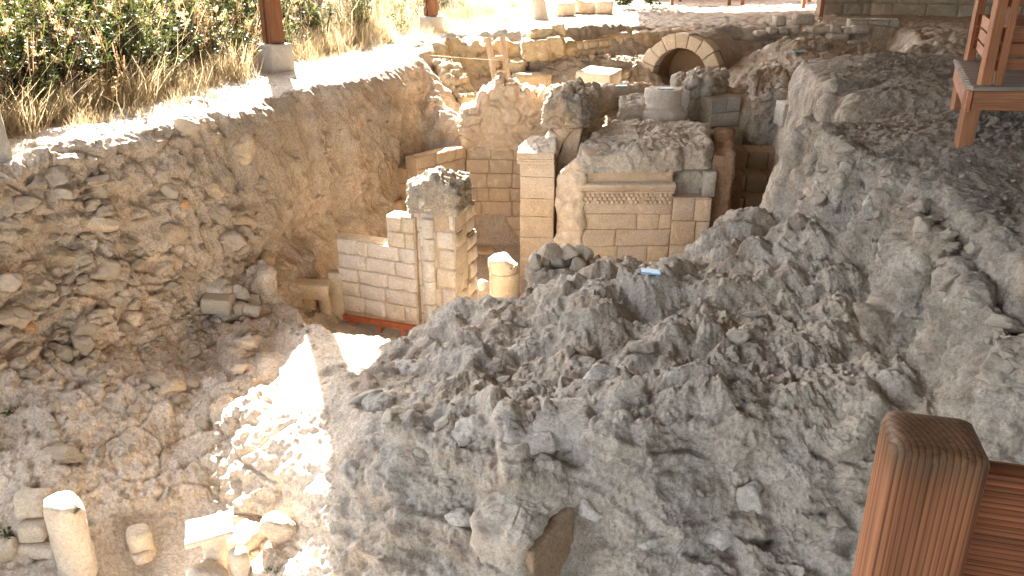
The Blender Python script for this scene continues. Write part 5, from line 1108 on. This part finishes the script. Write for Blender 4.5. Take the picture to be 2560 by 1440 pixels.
embed(120, [(0, 480, 860), (200, 420, 880), (400, 350, 880), (560, 330, 800), (650, 310, 740)], .10, .36, 'rough stone set among many others in the left earth bank', 'rough stones of the left bank', 21, pool=sunkb)
embed(20, [(0, 880, 1180), (300, 890, 1150), (480, 830, 1100), (640, 800, 1000)], .10, .28, 'half buried stone among many on the lower left slope', 'half buried stones of the slope', 22, pool=sunkb)
embed(40, [(1990, 330, 540), (2100, 375, 550), (2200, 420, 556), (2310, 485, 620), (2394, 580, 740), (2450, 640, 880), (2555, 760, 1060)], .08, .26, 'upright pale stone set among others in the terrace face', 'stones of the terrace face', 23, .30, tilt=.5, pool=sunkg)
embed(26, [(880, 960, 1300), (1100, 880, 1400), (1300, 800, 1000), (1600, 760, 1300), (2100, 760, 1400)], .08, .24, 'half buried grey stone among others in the foreground mound', 'half buried stones of the mound', 24, .26, pool=sunkg)
embed(34, [(660, 320, 640), (800, 280, 620), (950, 250, 560), (1060, 220, 420)], .07, .2, 'small pale stone stuck among others in the brown clay face', 'stones of the clay face', 27, .2, pool=sunkb)
for o in sunk+sunkb+sunkg:
    if 'category' not in o: bpy.data.objects.remove(o)
# ---- ladder
t = thing('wooden_ladder', 'short weathered wooden ladder leaning on the mossy wall', 'ladder', PY(1250, 215, 18.0))
a0, a1 = np.array(PY(1219, 95, 18.62)), np.array(PY(1242, 225, 17.9)); b0, b1 = np.array(PY(1256, 92, 18.62)), np.array(PY(1273, 222, 17.9))
for p, q in ((a0, a1), (b0, b1)):
    mb = MB(); plank(mb, q, p, .13, .05, (1, -.15, 0), .004, (1.7, 1.6, 1.45)); mb.build('side_rail', M['woodgrey'], t, False)
for k in (.4, .68, .93):
    mb = MB(); plank(mb, a0+(a1-a0)*k+np.array((0, -.03, 0)), b0+(b1-b0)*k+np.array((0, -.03, 0)), .10, .04, (0, 0, 1), .004, (1.6, 1.5, 1.35)); mb.build('rung', M['woodgrey'], t, False)
# ---- cord
mb = MB(); p0 = np.array(PY(960, 126, 17.0)); p1 = np.array(PY(1640, 152, 20.2)); n_ = 30
G = []
for k in range(n_):
    s = k/(n_-1); c = p0+(p1-p0)*s+np.array((0, 0, -.12*4*s*(1-s))); G.append([c+np.array((0, math.cos(a)*.007, math.sin(a)*.007)) for a in np.linspace(0, 6.283, 6, endpoint=False)])
rowsurf(mb, np.array(G), True); single('stretched_cord', 'thin pale cord stretched across the pit in front of the ladder', 'cord', mb, M['rope'])
# ---- shelter posts
def shelter_post(ub, vb, label, group='shelter posts along the bank'):
    p = np.array(PZ(ub, vb, -1.70)); t = thing('shelter_post', label, 'post', tuple(p), group); a = math.radians(40); ex = np.array((math.cos(a), -math.sin(a), 0))*1.0; ey = np.array((math.sin(a), math.cos(a), 0))
    mb = MB(); n = 5; v, f = rblock((.42, .42, .58), .02, .006, ub % 17, .06, cap=8, chip=.015)
    v[:, :2] *= (1.03+.10*(v[:, 2:3]/.58)) if False else (1.0-.06*(v[:, 2:3]/.58)); mb.add(place(v, p+np.array((0, 0, .15)), np.stack([ex, ey, (0, 0, 1)])), f); mb.build('footing', M['concrete'], t)
    for (dx, dy, w_, d_) in ((-.075, 0, .10, .25), (.075, 0, .10, .25), (0, .0, .05, .18)):
        mb = MB(); c = p+ex*dx+ey*dy; plank(mb, c+np.array((0, 0, .445)), c+np.array((0, 0, ROOFZ-p[2]-.01)), w_, d_, tuple(ex), .006, (.62, .6, .58)); mb.build('timber', M['wood'], t, False)
    return t
shelter_post(692, 178, 'dark timber post on a square concrete footing at the white ledge')
shelter_post(1079, 88, 'farther timber post on a concrete footing in the dry grass')
shelter_post(-52, 378, 'concrete footing of a post cut off by the left edge')
# ---- viewing platform at the right
zd = -1.06; P0 = np.array(PZ(2424, 216, zd)); P1 = np.array(PZ(2392, 148, zd)); gz = -1.62
ex = np.array((1, -.05, 0)); ex /= np.linalg.norm(ex); ey = (P1-P0); Ld = np.linalg.norm(ey); ey = ey/Ld
t = thing('viewing_platform', 'raised reddish timber viewing platform with slatted railing at the right edge', 'platform', (P0[0], P0[1], gz)); W = 3.2
up = np.array((0, 0, 1.0))
mb = MB()
for k in range(13): 
    a = P0+ey*(Ld*(k+.5)/13); plank(mb, a-up*.02, a+ex*W-up*.02, Ld/13-.004, .04, tuple(ey), .003)
mb.build('deck', M['woodtop'], t, False)
mb = MB(); plank(mb, P0-up*.14+ex*.02, P1-up*.14+ex*.02, .19, .04, (0, 0, 1), .004, (1.1, 1.05, 1)); mb.build('side_fascia', M['wood'], t, False)
mb = MB(); plank(mb, P0-up*.13+ey*.03+ex*.045, P0-up*.13+ey*.03+ex*W, .17, .04, (0, 0, 1), .004); mb.build('front_fascia', M['wood'], t, False)
for c in (P0+ex*.06+ey*.1, P1+ex*.1-ey*.25, P0+ex*2.2+ey*.1, P1+ex*2.2-ey*.2):
    mb = MB(); plank(mb, (c[0], c[1], gz-.25), (c[0], c[1], zd-.05), .14, .10, tuple(ex), .005); mb.build('leg', M['wood'], t, False)
mb = MB(); c = P0+ex*.42+ey*.15; plank(mb, c+np.array((0, 0, -.24)), c+np.array((0, 0, -.04)), .18, .08, tuple(ex), .004, (.7, .65, .6)); mb.build('joist_end', M['wood'], t, False)
def rpost(c, w_=.09): 
    mb = MB(); plank(mb, c, c+np.array((0, 0, 1.1)), w_, .09, tuple(ex), .005, (1.1, 1.05, 1)); mb.build('rail_post', M['wood'], t, False)
C1 = P0+ex*.13+ey*.10; C2 = C1+ex*.11; C3 = P1+ex*.13-ey*.12; C4 = C1+ex*2.6
rpost(C1); rpost(C2, .07); rpost(C3); rpost(C4)
for za, zb2 in ((.38, .50), (.13, .23), (.25, .36), (.68, .80), (.92, 1.04)):
    mb = MB(); plank(mb, C1+up*(za+zb2)/2+ex*.055, C3+up*(za+zb2)/2+ex*.055, zb2-za, .025, (0, 0, 1), .003, gcol(.08, (1.1, 1.0, .95))); mb.build('side_slat', M['wood'], t, False)
    mb = MB(); plank(mb, C2+up*(za+zb2)/2+ey*.05, C4+up*(za+zb2)/2+ey*.05, zb2-za, .025, (0, 0, 1), .003, gcol(.08, (.95, .85, .8))); mb.build('front_slat', M['wood'], t, False)
    mb = MB(); plank(mb, C3+up*(za+zb2)/2-ey*.05, C3+ex*2.6+up*(za+zb2)/2-ey*.05, zb2-za, .025, (0, 0, 1), .003, (.8, .7, .65)); mb.build('rear_slat', M['wood'], t, False)
# ---- railing in the foreground
t = thing('foreground_railing', 'close up reddish timber railing post with rail board at the lower right', 'railing', (.5, .9, -1.62))
a = math.radians(-15); ex2 = np.array((math.cos(a), math.sin(a), 0)); ey2 = np.array((-math.sin(a), math.cos(a), 0))
pf = np.array(PY(2236, 1142, .86)); zt_ = pf[2]+.012; c = pf+ex2*.055+ey2*.055
mb = MB(); n = [8, 8, 30]; v, f = cbox((.112, .112, 1.06), .016, n)
gr = v+np.array((.16, .05, 0)); wt_ = sstep(.45, .53, v[:, 2])[:, None]; mb.add(place(v, (c[0], c[1], zt_-.53), np.stack([ex2, ey2, (0, 0, 1)])), f, np.array((.86, .80, .76))*(1-wt_)+np.array((.42, .5, .52))*wt_, gr)
mb.build('post', M['wood'], t, True)
c2 = c+ex2*.056+ey2*.012; mb = MB(); plank(mb, c2+np.array((0, 0, -.155)), c2+ex2*1.6+np.array((0, 0, -.155)), .24, .04, (0, 0, 1), .006, (.75, .62, .56)); mb.build('rail_board', M['wood'], t, False)
mb = MB()
for k in range(9): plank(mb, (-.8, 1.0-.14*k, -1.64), (2.6, 1.0-.14*k-.0, -1.64), .135, .04, (0, 1, 0), .003)
mb.build('walkway_boards', M['woodtop'], t, False)
for x in (-.6, 1.0, 2.4):
    mb = MB(); plank(mb, (x, .7, -5.0), (x, .7, -1.66), .12, .12, (1, 0, 0), .004); mb.build('leg', M['wood'], t, False)
# ---- far railings
for k, (lg, lb) in enumerate((([(1679, 19), (1700, 11), (1822, 17), (1838, 9)], 'left one of the red timber railings on the far terrace'), ([(1855, 17), (1873, 8), (2007, 25), (2022, 12)], 'middle red timber railing on the far terrace, above the vault'), ([(2051, 44), (2066, 30), (2204, 21), (2239, 13)], 'right red timber railing on the far terrace, before the grey wall'))):
    pts = [np.array(PZ(u, v, -1.62)) for u, v in lg]; t = thing('far_railing', lb, 'railing', tuple(pts[0]), 'timber railings on the far terrace')
    for q in pts:
        mb = MB(); plank(mb, q-np.array((0, 0, .15)), q+np.array((0, 0, 1.0)), .12, .09, (1, 0, 0), .005); mb.build('leg', M['wood'], t, False)
    for a_, b_ in ((pts[0], pts[2]), (pts[1], pts[3])):
        for h_ in (.62, .8, .96):
            mb = MB(); plank(mb, np.array((*a_[:2], -1.62+h_)), np.array((*b_[:2], -1.62+h_)), .10, .03, (0, 0, 1), .003); mb.build('rail_board', M['wood'], t, False)
# ---- sunlit yard at the top
p = PZ(1352, 52, -1.64)
mb = MB(); G = []
for k in range(16):
    s = k/15; r_ = .17*(1-.35*s)+.10*math.exp(-s*9); cc = np.array((p[0]-.30*s-.15*s*s, p[1]+.2*s, -1.7+2.6*s)); G.append([cc+np.array((math.cos(a)*r_, math.sin(a)*r_, 0)) for a in np.linspace(0, 6.283, 18, endpoint=False)])
t = thing('tree', 'leaning grey tree trunk at the top edge among dry grass', 'tree', (p[0], p[1], -1.7))
rowsurf(mb, np.array(G), True, disp=lambda P, N_: .03*ridged(P*np.array((8, 8, 1.5), np.float32), 2, 3)); mb.build('trunk', M['rock'], t)
for k, (u, v, sz, rot, lb) in enumerate(((1462, 22, (1.1, .8, .42), (0, .12, .3), 'broken carved stone trough tilted in the sunlit yard at the top'), (1412, 28, (.6, .5, .4), (0, -.05, .1), 'squared stone left of the carved trough at the top edge'), (1510, 24, (.55, .5, .42), (0, .05, -.1), 'sunlit block right of the carved trough at the top edge'))):
    p = PZ(u, v+12, -1.62); mb = MB(); vv, f = rblock(sz, .06, .03, k*9+2, .06, cap=14, chip=.08)
    if k == 0: vv[:, 0] *= 1-.35*(.5-vv[:, 2]/sz[2]); vv[:, 2] -= .18*np.exp(-((vv[:, 0]/.35)**2+(vv[:, 1]/.25)**2))*(vv[:, 2] > 0)
    mb.add(place(vv@euler(*rot), (p[0], p[1], -1.62+sz[2]*.5), np.eye(3)), f, (1.02, .94, .84)); single('carved_stone', lb, 'stone', mb, M['lime'])
# ================================================================ VEGETATION of the bank
M['leaf'] = leaf_mat('leaf_green', (.05, .068, .02)); M['straw'] = leaf_mat('dry_straw', (.40, .32, .19), .5); M['dryleaf'] = leaf_mat('dry_leaf', (.17, .115, .065), .45)
PR = np.random.RandomState(5)
def leaves_of(n, base, spread, height, size, lean, rs, stems=9, flat=.4):
    """leafy weed: curved stems with leaf blades; returns verts, quads, colour weight"""
    V = []; Fq = []; Cc = []; k0 = 0
    per = max(1, n//stems)
    for s in range(stems):
        a = rs.uniform(0, 6.283); out = rs.uniform(.1, 1)*spread; h = height*rs.uniform(.55, 1.1)
        p0 = np.array(base)+np.array((math.cos(a), math.sin(a), 0))*out*.3; p1 = p0+np.array((math.cos(a)*out, math.sin(a)*out, h))+np.array(lean)*h; pm = (p0+p1)/2+np.array((0, 0, h*.18))
        t = np.linspace(0, 1, 6)[:, None]; cv = (1-t)**2*p0+2*t*(1-t)*pm+t*t*p1
        w = .004+.004*rs.rand(); sd = np.array((-math.sin(a), math.cos(a), 0))*w
        for q in range(5):
            V += [cv[q]-sd, cv[q]+sd, cv[q+1]+sd*.8, cv[q+1]-sd*.8]; Fq.append((k0, k0+1, k0+2, k0+3)); k0 += 4; Cc += [(1.15, .9, .8)]*4
        tt = rs.uniform(.12, 1.0, per)
        for u in tt:
            c = (1-u)**2*p0+2*u*(1-u)*pm+u*u*p1
            d = rs.normal(size=3); d[2] = d[2]*flat+.25; d /= np.linalg.norm(d); e = np.cross(d, rs.normal(size=3)); e /= np.linalg.norm(e)
            L = size*rs.uniform(.6, 1.5); W = L*rs.uniform(.25, .5); b = rs.uniform(.65, 1.35)
            V += [c, c+d*L*.5+e*W*.5, c+d*L, c+d*L*.5-e*W*.5]; Fq.append((k0, k0+1, k0+2, k0+3)); k0 += 4
            g = rs.rand(); b *= .55 if rs.rand() < .4 else 1.1; Cc += [(b*(.8+.8*g), b*(.95+.3*g), b*(.7+.4*g))]*4
    return np.array(V), np.array(Fq), np.array(Cc)
def grass_of(n, base, spread, height, rs, lean=(0, 0, 0), w=.004):
    V = []; Fq = []; Cc = []; k0 = 0
    for i in range(n):
        a = rs.uniform(0, 6.283); r = spread*math.sqrt(rs.rand()); p = np.array(base)+np.array((math.cos(a)*r, math.sin(a)*r, 0)); h = height*rs.uniform(.4, 1.15)
        d = np.array((rs.normal()*.35, rs.normal()*.35, 1))+np.array(lean); sd = np.array((-math.sin(a*3), math.cos(a*3), 0))*w
        p1 = p+d*h*.55; p2 = p+d*h+np.array((rs.normal()*.2*h, rs.normal()*.2*h, -.06*h)); b = rs.uniform(.6, 1.35)
        V += [p-sd, p+sd, p1+sd*.8, p1-sd*.8, p1-sd*.8, p1+sd*.8, p2+sd*.3, p2-sd*.3]; Fq += [(k0, k0+1, k0+2, k0+3), (k0+4, k0+5, k0+6, k0+7)]; k0 += 8; Cc += [(b, b*.95, b*.9)]*8
    return np.array(V), np.array(Fq), np.array(Cc)
def bulk(name, protos_, spots, mat, label_kind='stuff'):
    """many plants as one mass"""
    mb = MB()
    for (x, y, z, s, k) in spots:
        V, Fq, Cc = protos_[k]; a = PR.uniform(0, 6.283); c, s_ = math.cos(a), math.sin(a); R = np.array(((c, s_, 0), (-s_, c, 0), (0, 0, 1)))
        mb.add((V*s)@R+np.array((x, y, z)), Fq, Cc*PR.uniform(.75, 1.25))
    o = mb.build(name, mat, None, False); o['kind'] = label_kind; return o
def spots_uv(n, poly_u, vfun, s0, s1, nk, dz=-.03):
    out = []
    while len(out) < n:
        u = PR.uniform(*poly_u); lo, hi = vfun(u)
        if hi <= lo: continue
        v = PR.uniform(lo, hi); p = hit(u, v, 4.0, 46)
        out.append((p[0], p[1], p[2]+dz, PR.uniform(s0, s1), PR.randint(nk)))
    return out
E0 = (0, 0, 0)
ivy = [leaves_of(330, E0, .45, .5, .045, (0, 0, 0), PR, 12) for _ in range(5)]
weed = [leaves_of(240, E0, .3, .95, .036, (0, 0, 0), PR, 10) for _ in range(5)]
dry = [leaves_of(170, E0, .3, .85, .04, (.1, -.05, 0), PR, 10) for _ in range(4)]
tuft = [grass_of(80, E0, .18, .34, PR, w=.003) for _ in range(6)]
stalk = [grass_of(16, E0, .3, .8, PR, (.05, 0, 0), .0035) for _ in range(5)]
# hill edge (photo v of the toe at column u)
def toe_v(u): return float(np.interp(u, [-300, 0, 160, 300, 450, 560, 660, 760, 900, 1060, 1180, 1300, 1400], [440, 345, 300, 272, 235, 205, 172, 148, 120, 92, 66, 46, 28]))
def inhill(lo, hi): return lambda u: (max(-500, toe_v(u)-hi), toe_v(u)-lo)
leafs = bulk('undergrowth', ivy+weed, spots_uv(420, (-250, 1150), inhill(25, 420), .7, 1.35, 10)+spots_uv(170, (-100, 640), inhill(45, 320), .9, 1.5, 5), M['leaf'])
fluff = []
for _ in range(4):
    a_ = grass_of(7, E0, .12, 1.0, PR, w=.004); hs = [leaves_of(40, (PR.normal()*.15, PR.normal()*.15, PR.uniform(.5, 1.0)), .07, .09, .03, E0, PR, 5, 1) for _ in range(4)]
    V_, F_, C_ = a_
    for (v2, f2, c2) in hs: F_ = np.concatenate([F_, f2+len(V_)]); V_ = np.concatenate([V_, v2]); C_ = np.concatenate([C_, c2*1.2])
    fluff.append((V_, F_, C_))
seeds = bulk('dry_weeds', fluff, spots_uv(150, (-150, 1150), inhill(20, 330), .6, 1.2, 4), M['straw'])
drys = bulk('dry_undergrowth', dry+stalk, spots_uv(260, (-250, 1200), inhill(12, 380), .6, 1.2, 9), M['dryleaf'])
strw = bulk('dry_grass', tuft+stalk, spots_uv(46, (-60, 1000), lambda u: (toe_v(u)-2, toe_v(u)+34), .35, .8, 11)+spots_uv(330, (-100, 1330), inhill(-4, 45), .5, 1.1, 6)+spots_uv(120, (1060, 1420), lambda u: (toe_v(u)-40, toe_v(u)+12), .5, .95, 6)+spots_uv(90, (860, 1250), inhill(20, 160), .7, 1.2, 11)+spots_uv(60, (-100, 900), inhill(20, 130), .7, 1.1, 11), M['straw'])
# individual weeds that stand out
def plant(name, label, cat, u, v, parts, s=1.0, group=None):
    p = hit(u, v, 4, 46); t = thing(name, label, cat, p, group)
    for nm, (V, Fq, Cc), mat in parts:
        mb = MB(); mb.add(V*s+np.array(p), Fq, Cc); mb.build(nm, mat, t, False)
plant('seed_head_weed', 'tall weed with a fluffy pale seed head in the dark undergrowth', 'weed', 215, 215, [('stems', grass_of(14, E0, .12, 1.15, PR, w=.006), M['dryleaf']), ('seed_head', leaves_of(240, (0, 0, 1.0), .16, .18, .04, E0, PR, 12, 1), M['straw'])], 1.0)
plant('green_shrub', 'bright green leafy shrub at the foot of the undergrowth by the ledge', 'shrub', 285, 232, [('foliage', leaves_of(420, E0, .35, .6, .06, E0, PR, 16), M['leaf'])], 1.1)
plant('grey_weed', 'pale grey green bushy weed at the white ledge, left of the post', 'weed', 262, 275, [('foliage', leaves_of(360, E0, .28, .5, .045, E0, PR, 14), M['straw'])], 1.0)
plant('yellow_shrub', 'yellow green shrub just left of the dark timber post', 'shrub', 610, 110, [('foliage', leaves_of(420, E0, .35, .6, .06, E0, PR, 16), M['leaf'])], 1.1)
plant('grass_clump', 'clump of long dry grass at the left edge beside the footing', 'grass clump', 45, 342, [('blades', grass_of(150, E0, .25, .55, PR), M['straw'])], 1.0)
plant('grass_clump', 'clump of dry grass left of the concrete footing', 'grass clump', 575, 196, [('blades', grass_of(170, E0, .3, .5, PR), M['straw'])], 1.1)
plant('grass_clump', 'upright dry grass clump along the middle of the white ledge', 'grass clump', 345, 262, [('blades', grass_of(150, E0, .22, .6, PR), M['straw'])], 1.0)
for u, v, s, lb in ((30, 1345, .20, 'green tuft beside the blocks at the lower left'), (97, 1056, .11, 'small green sprig on the rubble slope'), (25, 1043, .12, 'green sprig at the left edge of the rubble slope'), (127, 1392, .12, 'low green sprig on the pit floor by the column'), (668, 1318, .12, 'green sprig in the hollow right of the worn block'), (688, 1432, .13, 'green sprig at the bottom edge under the sunlit shoulder')):
    plant('weed_tuft', lb, 'weed', u, v, [('foliage', leaves_of(90, E0, .6, .7, .22, E0, PR, 9), M['leaf'])], s, 'green weeds in the pit')
for u, v, s, lb in ((1128, 150, .5, 'green creeper high on the mossy wall left of the ladder'), (1148, 178, .45, 'green creeper low on the mossy wall'), (1105, 118, .4, 'green plant under the farther post footing')):
    plant('creeper', lb, 'creeper', u, v, [('foliage', leaves_of(160, E0, .4, .3, .1, (0, -.3, 0), PR, 10), M['leaf'])], s, 'creepers on the mossy wall')
# bushes beyond the far yard
for u, v, s, lb in ((1560, 12, 1.6, 'dark green bush beyond the carved trough at the top edge'), (1620, 8, 1.5, 'green bush before the pale boundary wall')):
    p = PZ(u, v+14, -1.6); t = thing('bush', lb, 'bush', p)
    mb = MB(); V, Fq, Cc = leaves_of(900, E0, .7, 1.0, .11, E0, PR, 22); mb.add(V*s+np.array(p), Fq, Cc*.8); mb.build('foliage', M['leaf'], t, False)
